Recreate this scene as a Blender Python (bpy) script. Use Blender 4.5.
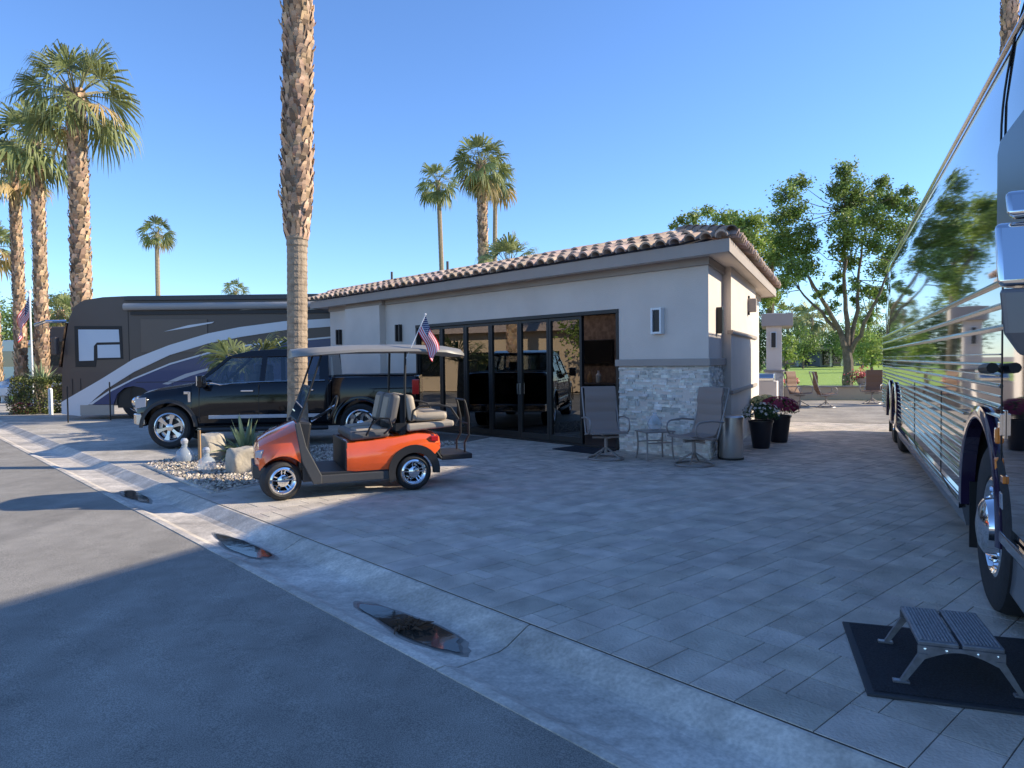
import bpy, bmesh, math, random
from math import sin, cos, pi, radians as rad, sqrt, atan2
from mathutils import Vector, Matrix, noise
S = bpy.context.scene
COL = S.collection
for o in list(bpy.data.objects): bpy.data.objects.remove(o)

# ---------------------------------------------------------------- camera, sky, sun, exposure
FPX, PITCH, ROLL, EYE = 711.0, rad(1.77), rad(0.7), 1.6
cd = bpy.data.cameras.new('camera'); cam = bpy.data.objects.new('camera', cd); COL.objects.link(cam)
CR = Matrix.Rotation(pi/2-PITCH, 3, 'X') @ Matrix.Rotation(-ROLL, 3, 'Z')
cam.matrix_world = Matrix.Translation((0, 0, EYE)) @ CR.to_4x4()
cd.sensor_width = 36; cd.lens = 36*FPX/1024; cd.clip_start = .05; cd.clip_end = 3000
S.camera = cam
SUN_EL, SUN_AZ = 27.5, atan2(.16, 2.0)      # azimuth measured from +X towards +Y
w = bpy.data.worlds.new('World'); S.world = w; w.use_nodes = True
nt = w.node_tree; bg = nt.nodes['Background']
sk = nt.nodes.new('ShaderNodeTexSky'); sk.sky_type = 'NISHITA'; sk.sun_disc = False
sk.sun_elevation = rad(SUN_EL); sk.sun_rotation = pi/2-SUN_AZ
sk.air_density = 1.0; sk.dust_density = 0; sk.ozone_density = 4.2
tm = nt.nodes.new('ShaderNodeMix'); tm.data_type = 'RGBA'; tm.blend_type = 'MULTIPLY'; tm.inputs[0].default_value = 1
tm.inputs[7].default_value = (.64, .755, .93, 1)
nt.links.new(sk.outputs[0], tm.inputs[6]); nt.links.new(tm.outputs[2], bg.inputs[0]); bg.inputs[1].default_value = .15
sl = bpy.data.lights.new('sun', 'SUN'); sl.energy = 3.9; sl.angle = rad(.5); sl.color = (1, .885, .69)
so = bpy.data.objects.new('sun', sl); COL.objects.link(so)
sd = Vector((cos(SUN_AZ)*cos(rad(SUN_EL)), sin(SUN_AZ)*cos(rad(SUN_EL)), sin(rad(SUN_EL))))
so.rotation_euler = sd.to_track_quat('Z', 'Y').to_euler()
S.view_settings.view_transform = 'Standard'; S.view_settings.look = 'None'
S.view_settings.exposure = 0.93; S.view_settings.gamma = 1
S.render.engine = 'CYCLES'
S.cycles.max_bounces = 7; S.cycles.transparent_max_bounces = 10; S.cycles.glossy_bounces = 4

def G(x, y, z=0.0):                       # where the photo's pixel meets a level plane
    d = CR @ Vector((x-512, -(y-384), -FPX)); t = (z-EYE)/d.z
    return Vector((d.x*t, d.y*t, z))
def D(x, y, Y):                           # the photo's pixel at a distance Y in front
    d = CR @ Vector((x-512, -(y-384), -FPX)); t = Y/d.y
    return Vector((d.x*t, Y, EYE+d.z*t))

UV = Vector((-.670, .742, 0)).normalized(); PV = Vector((.742, .670, 0)).normalized()
CV = Vector((.417, .909, 0)).normalized(); NV = Vector((.909, -.417, 0)).normalized()
def up_(u, p, z=0): return UV*u + PV*p + Vector((0, 0, z))

# ---------------------------------------------------------------- materials
M = {}
def mat(name, col, rough=.6, metal=0, var=0, vs=3, bump=0, bs=20, coat=0, spec=.5, attr=False, ior=1.5, col2=None, vdet=4):
    m = bpy.data.materials.new(name); m.use_nodes = True; n = m.node_tree; b = n.nodes['Principled BSDF']
    b.inputs['Base Color'].default_value = (*col, 1); b.inputs['Roughness'].default_value = rough
    b.inputs['Metallic'].default_value = metal; b.inputs['Coat Weight'].default_value = coat
    b.inputs['Coat Roughness'].default_value = .03
    b.inputs['Specular IOR Level'].default_value = spec; b.inputs['IOR'].default_value = ior
    tc = n.nodes.new('ShaderNodeTexCoord')
    last = None
    if var or col2:
        t = n.nodes.new('ShaderNodeTexNoise'); t.inputs['Scale'].default_value = vs; t.inputs['Detail'].default_value = vdet
        n.links.new(tc.outputs['Object'], t.inputs['Vector'])
        r = n.nodes.new('ShaderNodeValToRGB'); r.color_ramp.elements[0].position = .3; r.color_ramp.elements[1].position = .7
        c2 = col2 or tuple(min(1, c*(1+var)) for c in col)
        c1 = col if col2 else tuple(c*(1-var) for c in col)
        r.color_ramp.elements[0].color = (*c1, 1); r.color_ramp.elements[1].color = (*c2, 1)
        n.links.new(t.outputs['Fac'], r.inputs[0]); last = r.outputs[0]
    if attr:
        a = n.nodes.new('ShaderNodeAttribute'); a.attribute_name = 'tone'
        mx = n.nodes.new('ShaderNodeMix'); mx.data_type = 'RGBA'; mx.blend_type = 'MULTIPLY'; mx.inputs[0].default_value = 1
        if last: n.links.new(last, mx.inputs[6])
        else: mx.inputs[6].default_value = (*col, 1)
        n.links.new(a.outputs['Color'], mx.inputs[7]); last = mx.outputs[2]
    if last: n.links.new(last, b.inputs['Base Color'])
    if bump:
        t = n.nodes.new('ShaderNodeTexNoise'); t.inputs['Scale'].default_value = bs; t.inputs['Detail'].default_value = 5
        n.links.new(tc.outputs['Object'], t.inputs['Vector'])
        bp = n.nodes.new('ShaderNodeBump'); bp.inputs['Strength'].default_value = bump; bp.inputs['Distance'].default_value = .02
        n.links.new(t.outputs['Fac'], bp.inputs['Height']); n.links.new(bp.outputs[0], b.inputs['Normal'])
    M[name] = m; return m
def leafmat(name, c1, c2, trans=.25, vs=1.2):
    m = mat(name, c1, .55, col2=c2, vs=vs, attr=True); n = m.node_tree; b = n.nodes['Principled BSDF']
    src = b.inputs['Base Color'].links[0].from_socket
    tr = n.nodes.new('ShaderNodeBsdfTranslucent'); n.links.new(src, tr.inputs[0])
    mx = n.nodes.new('ShaderNodeMixShader'); mx.inputs[0].default_value = trans
    n.links.new(b.outputs[0], mx.inputs[1]); n.links.new(tr.outputs[0], mx.inputs[2])
    n.links.new(mx.outputs[0], n.nodes['Material Output'].inputs[0]); return m
def glassmat(name, tint, ior=1.6, base=.0, rough=0):
    m = bpy.data.materials.new(name); m.use_nodes = True; n = m.node_tree; n.nodes.remove(n.nodes['Principled BSDF'])
    t = n.nodes.new('ShaderNodeBsdfTransparent'); t.inputs[0].default_value = (*tint, 1)
    g = n.nodes.new('ShaderNodeBsdfGlossy'); g.inputs['Roughness'].default_value = rough
    f = n.nodes.new('ShaderNodeFresnel'); f.inputs[0].default_value = ior
    a = n.nodes.new('ShaderNodeMath'); a.operation = 'ADD'; a.inputs[1].default_value = base; a.use_clamp = True
    mx = n.nodes.new('ShaderNodeMixShader'); n.links.new(f.outputs[0], a.inputs[0]); n.links.new(a.outputs[0], mx.inputs[0])
    n.links.new(t.outputs[0], mx.inputs[1]); n.links.new(g.outputs[0], mx.inputs[2])
    n.links.new(mx.outputs[0], n.nodes['Material Output'].inputs[0]); M[name] = m; return m

def asphalt():
    m = mat('asphalt', (.105, .10, .095), .85, attr=False); n = m.node_tree; b = n.nodes['Principled BSDF']
    tc = n.nodes.new('ShaderNodeTexCoord')
    def noi(s, d, st=(1, 1, 1), rz=0):
        mp = n.nodes.new('ShaderNodeMapping'); mp.inputs['Scale'].default_value = st; mp.inputs['Rotation'].default_value = (0, 0, rz)
        n.links.new(tc.outputs['Object'], mp.inputs[0])
        t = n.nodes.new('ShaderNodeTexNoise'); t.inputs['Scale'].default_value = s; t.inputs['Detail'].default_value = d
        n.links.new(mp.outputs[0], t.inputs['Vector']); return t.outputs['Fac']
    def ramp(f, a, b_, pa=.35, pb=.65):
        r = n.nodes.new('ShaderNodeValToRGB'); r.color_ramp.elements[0].position = pa; r.color_ramp.elements[1].position = pb
        r.color_ramp.elements[0].color = (*a, 1); r.color_ramp.elements[1].color = (*b_, 1); n.links.new(f, r.inputs[0]); return r.outputs[0]
    def mul(x, y):
        mx = n.nodes.new('ShaderNodeMix'); mx.data_type = 'RGBA'; mx.blend_type = 'MULTIPLY'; mx.inputs[0].default_value = 1
        n.links.new(x, mx.inputs[6]); n.links.new(y, mx.inputs[7]); return mx.outputs[2]
    a = ramp(noi(.7, 5), (.265, .24, .205), (.33, .30, .26))
    a = mul(a, ramp(noi(170, 2), (.66, .66, .66), (1.2, 1.2, 1.2), .42, .58))
    a = mul(a, ramp(noi(5, 7), (.9, .9, .9), (1.06, 1.06, 1.06)))
    a = mul(a, ramp(noi(2.2, 6, (1, .12, 1), rad(42)), (.86, .86, .86), (1.1, 1.1, 1.1)))
    # hairline cracks
    v = n.nodes.new('ShaderNodeTexVoronoi'); v.feature = 'DISTANCE_TO_EDGE'; v.inputs['Scale'].default_value = .33
    wn = n.nodes.new('ShaderNodeTexNoise'); wn.inputs['Scale'].default_value = 2.5; wn.inputs['Detail'].default_value = 6
    n.links.new(tc.outputs['Object'], wn.inputs['Vector'])
    vm = n.nodes.new('ShaderNodeVectorMath'); vm.operation = 'MULTIPLY_ADD'; vm.inputs[1].default_value = (.9, .9, 0)
    n.links.new(wn.outputs['Color'], vm.inputs[0]); n.links.new(tc.outputs['Object'], vm.inputs[2]); n.links.new(vm.outputs[0], v.inputs['Vector'])
    a = mul(a, ramp(v.outputs['Distance'], (.86, .86, .86), (1, 1, 1), 0, .002))
    n.links.new(a, b.inputs['Base Color'])
    bp = n.nodes.new('ShaderNodeBump'); bp.inputs['Strength'].default_value = .25; bp.inputs['Distance'].default_value = .006
    n.links.new(noi(110, 3), bp.inputs['Height']); n.links.new(bp.outputs[0], b.inputs['Normal'])
def concrete(name, c, rz=rad(42), streak=True):
    m = mat(name, c, .82); n = m.node_tree; b = n.nodes['Principled BSDF']; tc = n.nodes.new('ShaderNodeTexCoord')
    def lay(prev, s, d, lo, hi, st=(1, 1, 1)):
        mp = n.nodes.new('ShaderNodeMapping'); mp.inputs['Scale'].default_value = st; mp.inputs['Rotation'].default_value = (0, 0, rz)
        n.links.new(tc.outputs['Object'], mp.inputs[0])
        t = n.nodes.new('ShaderNodeTexNoise'); t.inputs['Scale'].default_value = s; t.inputs['Detail'].default_value = d
        n.links.new(mp.outputs[0], t.inputs['Vector'])
        r = n.nodes.new('ShaderNodeValToRGB'); r.color_ramp.elements[0].position = .33; r.color_ramp.elements[1].position = .67
        r.color_ramp.elements[0].color = (lo,)*3+(1,); r.color_ramp.elements[1].color = (hi,)*3+(1,); n.links.new(t.outputs['Fac'], r.inputs[0])
        mx = n.nodes.new('ShaderNodeMix'); mx.data_type = 'RGBA'; mx.blend_type = 'MULTIPLY'; mx.inputs[0].default_value = 1
        if prev is None: mx.inputs[6].default_value = (*c, 1)
        else: n.links.new(prev, mx.inputs[6])
        n.links.new(r.outputs[0], mx.inputs[7]); return mx.outputs[2]
    a = lay(None, 1.3, 6, .74, 1.15); a = lay(a, 9, 6, .84, 1.1); a = lay(a, 45, 4, .82, 1.1)
    if streak: a = lay(a, 2.0, 5, .74, 1.12, (.12, 2.2, 1))
    n.links.new(a, b.inputs['Base Color'])
    t = n.nodes.new('ShaderNodeTexNoise'); t.inputs['Scale'].default_value = 60; n.links.new(tc.outputs['Object'], t.inputs['Vector'])
    bp = n.nodes.new('ShaderNodeBump'); bp.inputs['Strength'].default_value = .35; bp.inputs['Distance'].default_value = .006
    n.links.new(t.outputs['Fac'], bp.inputs['Height']); n.links.new(bp.outputs[0], b.inputs['Normal'])
asphalt(); concrete('gutter_concrete', (.68, .60, .51)); concrete('lot_concrete', (.50, .45, .385), streak=False)
concrete('patio_concrete', (.36, .31, .25), streak=False)
mat('paver', (.55, .485, .41), .8, var=.24, vs=3.5, bump=.6, bs=55, attr=True, vdet=8)
mat('joint_sand', (.09, .075, .065), .95)
mat('dark_concrete', (.09, .088, .08), .35, var=.3, vs=14, bump=.3)
mat('damp_concrete', (.24, .22, .19), .5, var=.25, vs=9, bump=.3)
mat('water', (.035, .033, .028), .05, spec=.5, bump=.03, bs=9)
mat('desert', (.32, .26, .2), .95, var=.25, vs=.6)
mat('grass', (.24, .36, .04), .9, col2=(.32, .43, .07), vs=3, bump=.9, bs=60)
mat('stucco', (.70, .615, .54), .9, var=.07, vs=1.1, bump=.5, bs=70, vdet=8)
mat('trim', (.38, .325, .285), .85, var=.05, vs=2, bump=.15, bs=90)
mat('stone', (.70, .67, .62), .85, var=.22, vs=9, bump=.8, bs=40, attr=True)
mat('tile', (.48, .36, .28), .85, var=.25, vs=7, bump=.3, bs=50, attr=True)
mat('roof_dark', (.10, .085, .08), .9)
mat('bronze', (.018, .017, .017), .4, spec=.4)
mat('black', (.012, .012, .013), .5); mat('rubber', (.018, .018, .019), .75, var=.3, vs=15, bump=.15, bs=60)
mat('black_trim', (.022, .022, .024), .5)
mat('carbon_grey', (.06, .06, .062), .5)
mat('chrome', (.80, .80, .81), .06, 1); mat('rail_metal', (.40, .40, .40), .16, 1); mat('steel', (.43, .42, .40), .03, 1, bump=.02, bs=1.2)
mat('brushed', (.55, .55, .55), .3, 1, bump=.05, bs=60); mat('alloy', (.62, .63, .65), .22, 1)
mat('coach_paint', (.012, .012, .016), .03, coat=1, ior=1.9, bump=.003, bs=.5)
mat('purple_paint', (.03, .018, .05), .08, coat=1)
mat('grey_panel', (.13, .13, .14), .3, coat=.3)
mat('truck_paint', (.004, .005, .008), .07, coat=.35, ior=1.4, bump=.03, bs=1.5)
mat('orange_paint', (.86, .12, .018), .18, coat=1, var=.06, vs=5)
mat('beige_vinyl', (.42, .35, .27), .55, bump=.1); mat('grey_vinyl', (.13, .12, .115), .5, bump=.1)
mat('roof_plastic', (.24, .225, .20), .4, var=.08)
mat('amber', (.9, .25, .03), .15, coat=1); mat('red_lens', (.55, .015, .015), .12, coat=1); mat('white_lens', (.42, .43, .46), .08, coat=1)
mat('white_paint', (.78, .78, .77), .4); mat('white_gloss', (.66, .67, .70), .3, coat=.3)
mat('rv_brown', (.088, .062, .052), .38, coat=.12); mat('rv_tan', (.13, .095, .075), .4, coat=.1); mat('rv_blue', (.008, .028, .13), .3, coat=.25)
mat('rv_silver', (.45, .46, .49), .2, coat=.8); mat('rv_skirt', (.36, .33, .3), .3)
mat('awning', (.34, .33, .32), .6); mat('shade_white', (.50, .58, .68), .35, coat=.5)
mat('sling', (.30, .235, .20), .8, bump=.25, bs=220); mat('frame_taupe', (.30, .265, .245), .4, .3)
mat('brown_sling', (.20, .11, .065), .8, bump=.2, bs=100)
mat('mat_pile', (.020, .026, .040), .97, var=.5, vs=90, bump=1, bs=220); mat('mat_edge', (.035, .037, .042), .7)
mat('step_metal', (.20, .21, .23), .45, .6, var=.25, vs=25); mat('step_tread', (.36, .37, .39), .6, .3, var=.25, vs=50, bump=.6, bs=160)
mat('pot', (.012, .012, .02), .35); mat('bark', (.16, .12, .09), .9, var=.35, vs=6, bump=.8, bs=14)
mat('palm_bark', (.34, .255, .175), .9, var=.25, vs=10, bump=.7, bs=30)
mat('boot', (.50, .33, .21), .85, var=.38, vs=4, attr=True); mat('boot_dark', (.085, .05, .03), .95)
mat('rock', (.44, .385, .31), .9, var=.2, vs=4, bump=.7, bs=14)
mat('pebble', (.42, .37, .31), .85, var=.1, vs=20, attr=True)
mat('gravel_bed', (.20, .175, .15), .95, var=.4, vs=60, bump=1, bs=70)
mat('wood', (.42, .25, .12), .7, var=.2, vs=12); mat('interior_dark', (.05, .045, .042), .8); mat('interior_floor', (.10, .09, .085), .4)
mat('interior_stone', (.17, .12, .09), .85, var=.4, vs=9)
mat('screen', (.01, .01, .012), .08); mat('red_cloth', (.55, .03, .05), .8); mat('flag_white', (.72, .70, .72), .8)
mat('flag_blue', (.025, .04, .13), .8); mat('flag_red', (.66, .02, .04), .8)
mat('tan_wall', (.52, .40, .28), .9, var=.08, vs=1); mat('grey_roof', (.20, .17, .16), .9, var=.2, vs=4)
leafmat('palm_green', (.17, .20, .065), (.32, .34, .14), .35, 2.0); leafmat('palm_dry', (.38, .25, .08), (.46, .34, .16), .3, 2)
leafmat('palm_petiole', (.22, .2, .08), (.3, .24, .11), .1)
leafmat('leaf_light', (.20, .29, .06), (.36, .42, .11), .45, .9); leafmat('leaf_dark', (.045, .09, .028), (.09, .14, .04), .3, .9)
leafmat('leaf_mid', (.13, .22, .05), (.27, .34, .095), .45, .9); leafmat('hedge_leaf', (.07, .11, .02), (.17, .17, .04), .2, 3)
leafmat('agave_leaf', (.20, .27, .14), (.36, .42, .24), .1, 6); leafmat('mum_leaf', (.03, .09, .015), (.06, .14, .03), .2)
leafmat('petal_white', (.78, .76, .68), (.8, .8, .76), .2); leafmat('petal_burgundy', (.22, .012, .05), (.38, .03, .12), .2)
leafmat('petal_yellow', (.7, .62, .2), (.78, .74, .4), .2); leafmat('petal_pink', (.7, .12, .1), (.8, .3, .3), .2)
glassmat('door_glass', (.42, .42, .42), 1.9, .10); glassmat('car_glass', (.62, .68, .70), 1.6, .07); glassmat('clear_glass', (.97, .98, .98), 1.35, .04)
glassmat('cart_screen', (.72, .74, .72), 1.5, .03)
mat('frosted', (.62, .68, .74), .15, coat=.5); M['frosted'].node_tree.nodes['Principled BSDF'].inputs['Alpha'].default_value = .42
mat('tint_shade', (.018, .02, .026), .3)
mat('dark_glass', (.01, .013, .016), .03, ior=1.9, coat=1)

# ---------------------------------------------------------------- mesh helper
class MB:
    def __init__(s): s.v = []; s.f = []; s.m = []; s.c = []; s.k = 0; s.tone = 1.0; s.hast = False
    def face(s, idx): s.f.append(idx); s.m.append(s.k); s.c.append(s.tone)
    def poly(s, pts):
        n = len(s.v); s.v += [tuple(p) for p in pts]; s.face(list(range(n, n+len(pts))))
    def box(s, c, d, rz=0, R=None):
        n = len(s.v); x, y, z = d[0]/2, d[1]/2, d[2]/2; cc, ss = cos(rz), sin(rz)
        for a in ((-x,-y,-z),(x,-y,-z),(x,y,-z),(-x,y,-z),(-x,-y,z),(x,-y,z),(x,y,z),(-x,y,z)):
            if R is not None: q = R @ Vector(a)
            else: q = (a[0]*cc-a[1]*ss, a[0]*ss+a[1]*cc, a[2])
            s.v.append((c[0]+q[0], c[1]+q[1], c[2]+q[2]))
        for q in ((0,3,2,1),(4,5,6,7),(0,1,5,4),(1,2,6,5),(2,3,7,6),(3,0,4,7)): s.face([n+i for i in q])
        return s
    def tube(s, pts, r, n=8, cap=True, closed=False):
        pts = [Vector(p) for p in pts]; N = len(pts)
        rs = r if isinstance(r, (list, tuple)) else [r]*N
        b = len(s.v); prev = None
        for i, p in enumerate(pts):
            if closed: t = (pts[(i+1) % N]-pts[i-1]).normalized()
            else: t = (pts[min(i+1, N-1)]-pts[max(i-1, 0)]).normalized()
            if prev is None:
                a = t.orthogonal().normalized()
            else:
                a = prev-t*prev.dot(t); a = a.normalized() if a.length > 1e-6 else t.orthogonal().normalized()
            prev = a; q = t.cross(a)
            for k in range(n):
                th = 2*pi*k/n; w_ = p+(a*cos(th)+q*sin(th))*rs[i]; s.v.append(tuple(w_))
        for i in range(N if closed else N-1):
            j = (i+1) % N
            for k in range(n):
                s.face([b+i*n+k, b+i*n+(k+1) % n, b+j*n+(k+1) % n, b+j*n+k])
        if cap and not closed:
            s.face([b+k for k in range(n)][::-1]); s.face([b+(N-1)*n+k for k in range(n)])
        return s
    def prism(s, poly, ax, d0, d1):
        n = len(s.v); N = len(poly)
        def P(a, b_, d): return {'xz': (a, d, b_), 'xy': (a, b_, d), 'yz': (d, a, b_)}[ax]
        s.v += [P(a, b_, d0) for a, b_ in poly] + [P(a, b_, d1) for a, b_ in poly]
        s.face([n+i for i in range(N)][::-1]); s.face([n+N+i for i in range(N)])
        for i in range(N):
            j = (i+1) % N; s.face([n+i, n+j, n+N+j, n+N+i])
        return s
    def loft(s, secs, cap=True, closed=True):
        b = len(s.v); N = len(secs[0])
        for q in secs: s.v += [tuple(p) for p in q]
        for i in range(len(secs)-1):
            for k in range(N if closed else N-1):
                l = (k+1) % N; s.face([b+i*N+k, b+i*N+l, b+(i+1)*N+l, b+(i+1)*N+k])
        if cap: s.face([b+k for k in range(N)][::-1]); s.face([b+(len(secs)-1)*N+k for k in range(N)])
        return s
    def lathe(s, prof, c=(0, 0, 0), n=20, ax='z', sq=1.0, cap=True):
        b = len(s.v)
        for r, h in prof:
            for k in range(n):
                a = 2*pi*k/n
                if ax == 'z': s.v.append((c[0]+r*cos(a), c[1]+r*sin(a)*sq, c[2]+h))
                elif ax == 'y': s.v.append((c[0]+r*cos(a), c[1]+h, c[2]+r*sin(a)))
                else: s.v.append((c[0]+h, c[1]+r*cos(a), c[2]+r*sin(a)))
        for i in range(len(prof)-1):
            for k in range(n): s.face([b+i*n+k, b+i*n+(k+1) % n, b+(i+1)*n+(k+1) % n, b+(i+1)*n+k])
        if cap and prof[0][0] > 1e-4: s.face([b+k for k in range(n)][::-1])
        if cap and prof[-1][0] > 1e-4: s.face([b+(len(prof)-1)*n+k for k in range(n)])
        return s
    def leaf(s, p, size, rng, up=.35, asp=.5):
        d = Vector((rng.gauss(0, 1), rng.gauss(0, 1), rng.gauss(0, .7))).normalized()
        q = d.cross(Vector((rng.gauss(0, 1), rng.gauss(0, 1), rng.gauss(0, 1)))).normalized()
        a = p-d*size*.5; c = p+d*size*.5; m_ = p+q*size*asp*.5; m2 = p-q*size*asp*.5
        n = len(s.v); s.v += [tuple(a), tuple(m_), tuple(c), tuple(m2)]; s.face([n, n+1, n+2, n+3])
    def build(s, name, mats, parent=None, smooth=False, bevel=0, rec=True, loc=None, rz=0, sharp=35, seg=2):
        me = bpy.data.meshes.new(name); me.from_pydata(s.v, [], s.f)
        if not isinstance(mats, (list, tuple)): mats = [mats]
        for m in mats: me.materials.append(M[m])
        me.polygons.foreach_set('material_index', s.m)
        if s.hast or any(k in ('stone', 'tile', 'boot', 'pebble', 'paver') for k in mats):
            at = me.color_attributes.new('tone', 'FLOAT_COLOR', 'CORNER'); dat = []
            for f, c in zip(s.f, s.c):
                cc = c if isinstance(c, tuple) else (c, c, c)
                dat += list((*cc, 1.0))*len(f)
            at.data.foreach_set('color', dat)
        if rec or smooth:
            bm = bmesh.new(); bm.from_mesh(me)
            if rec: bmesh.ops.recalc_face_normals(bm, faces=bm.faces)
            if smooth:
                for f in bm.faces: f.smooth = True
                for e in bm.edges:
                    if len(e.link_faces) == 2 and e.calc_face_angle(0) > rad(sharp): e.smooth = False
            bm.to_mesh(me); bm.free()
        o = bpy.data.objects.new(name, me); COL.objects.link(o)
        if parent: o.parent = parent
        if loc is not None: o.location = loc
        o.rotation_euler.z = rz
        if bevel:
            b = o.modifiers.new('bevel', 'BEVEL'); b.width = bevel; b.segments = seg; b.limit_method = 'ANGLE'; b.angle_limit = rad(40)
            if smooth: b.harden_normals = False
        return o
def tag(o, label, cat, group=None):
    o['label'] = label; o['category'] = cat
    if group: o['group'] = group
    return o
def thing(name, label, cat, loc=(0, 0, 0), rz=0, group=None):
    o = bpy.data.objects.new(name, None); COL.objects.link(o); o.location = loc; o.rotation_euler.z = rz
    o.empty_display_size = .2
    return tag(o, label, cat, group)
def struct(o): o['kind'] = 'structure'; return o
def stuff(o): o['kind'] = 'stuff'; return o
def dup(root, loc, rz, label, group=None):
    r = root.copy(); COL.objects.link(r); r.location = loc; r.rotation_euler.z = rz; r['label'] = label
    if group: r['group'] = group
    for ch in list(root.children):
        c = ch.copy(); COL.objects.link(c); c.parent = r
        for g in list(ch.children):
            d = g.copy(); COL.objects.link(d); d.parent = c
    return r
def arc(cx, cz, r, a0, a1, n): return [(cx+r*cos(a0+(a1-a0)*i/n), cz+r*sin(a0+(a1-a0)*i/n)) for i in range(n+1)]
def archpoly(top, x0, x1, zb, arches):
    """closed outline: bottom edge at zb with semicircular wheel notches, then the given top points from right to left"""
    pts = [(x0, zb)]
    for cx, cz, r in arches:
        a = math.asin(max(-1, min(1, (zb-cz)/r)))
        pts += arc(cx, cz, r, pi-a, a, 18)
    pts.append((x1, zb)); return pts+top
def bez(p0, p1, p2, n=8):
    return [tuple((1-t)**2*a+2*t*(1-t)*b+t*t*c for a, b, c in zip(p0, p1, p2)) for t in [i/n for i in range(n+1)]]
#@@GROUND
# ================================================================= GROUND
m = MB(); m.poly([(-900, -300, -.22), (900, -300, -.22), (900, 1500, -.22), (-900, 1500, -.22)]); struct(m.build('ground', 'desert'))
def strip(u0, u1, prof, step, mb):
    k = int((u1-u0)/step)
    for i in range(k):
        a, b = u0+(u1-u0)*i/k, u0+(u1-u0)*(i+1)/k
        for (p0, z0), (p1, z1) in zip(prof, prof[1:]):
            mb.poly([up_(b, p0, z0), up_(a, p0, z0), up_(a, p1, z1), up_(b, p1, z1)])
m = MB(); strip(-30, 160, [(-6.2, -.07), (-2, .0), (2.24, -.075)], 10, m); struct(m.build('street', 'asphalt', rec=False))
GP = [(2.24, -.2), (2.24, -.068), (2.30, -.066), (2.39, -.103), (2.70, -.103), (2.76, -.088), (2.93, -.008), (2.952, -.006), (2.953, -.2)]
m = MB(); J = [3.13+3.05*i for i in range(-6, 30)]
for a, b in zip(J, J[1:]):
    a += .006; b -= .006
    for (p0, z0), (p1, z1) in zip(GP, GP[1:]):
        m.poly([up_(b, p0, z0), up_(a, p0, z0), up_(a, p1, z1), up_(b, p1, z1)])
    for q in (a, b): m.poly([up_(q, p_, z_) for p_, z_ in GP])
struct(m.build('gutter', 'gutter_concrete', rec=True))
m = MB(); strip(-30, 100, [(2.25, -.16), (2.41, -.16), (2.94, -.1)], 20, m); struct(m.build('gutter_base', 'joint_sand', rec=False))
m = MB(); strip(-60, 160, [(-60, .05), (-6.2, -.05)], 20, m); struct(m.build('bounce_paving', 'patio_concrete', rec=False))  # unseen pale paving across the street, added to bounce light into the shade
# driveway of random rectangular pavers, rows run square to the street
rng = random.Random(4)
m = MB(); m.hast = True
def inside(u, p):
    w_ = up_(u, p); l = w_.dot(NV); s_ = w_.dot(CV)
    return l > -7.7 and l < 8 and s_ < 27.9 and p < 29
def paver(u, p_, h, wd):
    if not inside(u+h/2, p_+wd/2): return
    dist = up_(u, p_).length; t_ = min(1.25, max(.75, rng.gauss(1, .06))); m.tone = (t_*rng.uniform(.99, 1.03), t_, t_*rng.uniform(.97, 1.02))
    g = .0022; dz = rng.uniform(-.0008, .0008); e = .0012; q = p_+wd
    gp_ = .0042; gu = .0020
    t = [up_(u+gu+e, p_+gp_+e, dz), up_(u+h-gu-e, p_+gp_+e, dz), up_(u+h-gu-e, q-gp_-e, dz), up_(u+gu+e, q-gp_-e, dz)]
    m.poly(t[::-1])
    if dist < 10:
        b = [up_(u+gu, p_+gp_, -.0045), up_(u+h-gu, p_+gp_, -.0045), up_(u+h-gu, q-gp_, -.0045), up_(u+gu, q-gp_, -.0045)]
        for i in range(4): j = (i+1) % 4; m.poly([t[i], t[j], b[j], b[i]])
GU, NU, NP = .125, 243, 209
occ = [[False]*NP for _ in range(NU)]
KINDS = [(2, 3), (2, 2), (3, 2), (2, 3), (1, 2), (3, 3), (2, 4), (2, 1)]
for jp in range(NP):
    for iu in range(NU):
        if occ[iu][jp]: continue
        ks = KINDS[:]; rng.shuffle(ks); ks.append((1, 1))
        for a_, b_ in ks:
            if iu+a_ > NU or jp+b_ > NP: continue
            if any(occ[iu+x][jp+y] for x in range(a_) for y in range(b_)): continue
            if (a_, b_) == (1, 1) and jp > 0 and rng.random() < .0: continue
            for x in range(a_):
                for y in range(b_): occ[iu+x][jp+y] = True
            paver(-8+iu*GU, 2.956+jp*GU, a_*GU, b_*GU); break
struct(m.build('driveway', 'paver', rec=True))
def cl(l, s_, z): return NV*l+CV*s_+Vector((0, 0, z))
m = MB(); m.poly([up_(-8, 2.955, -.004), up_(9.3, 2.955, -.004), cl(-7.0, 28, -.004), cl(8, 28, -.004)][::-1]); struct(m.build('driveway_bedding', 'joint_sand', rec=False))
# neighbours' paving
m = MB(); m.poly([up_(8.6, 2.955, -.012), up_(120, 2.955, -.012), up_(120, 70, -.012), up_(-10, 70, -.012), cl(-6.5, 20, -.012)]); struct(m.build('neighbour_paving', 'lot_concrete', rec=True))
m = MB(); m.poly([cl(-7, 27.9, -.001), cl(20, 27.9, -.001), cl(20, 22.5, -.002), cl(.9, 22.5, -.002), cl(.9, 20, -.002), cl(-1.2, 20.0, .006), cl(-7, 20, .006)]); 
m = MB(); m.poly([cl(-8, 19.3, .006), cl(14, 19.3, .006), cl(14, 29.5, .006), cl(-8, 29.5, .006)]); struct(m.build('patio', 'patio_concrete', rec=True))
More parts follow.
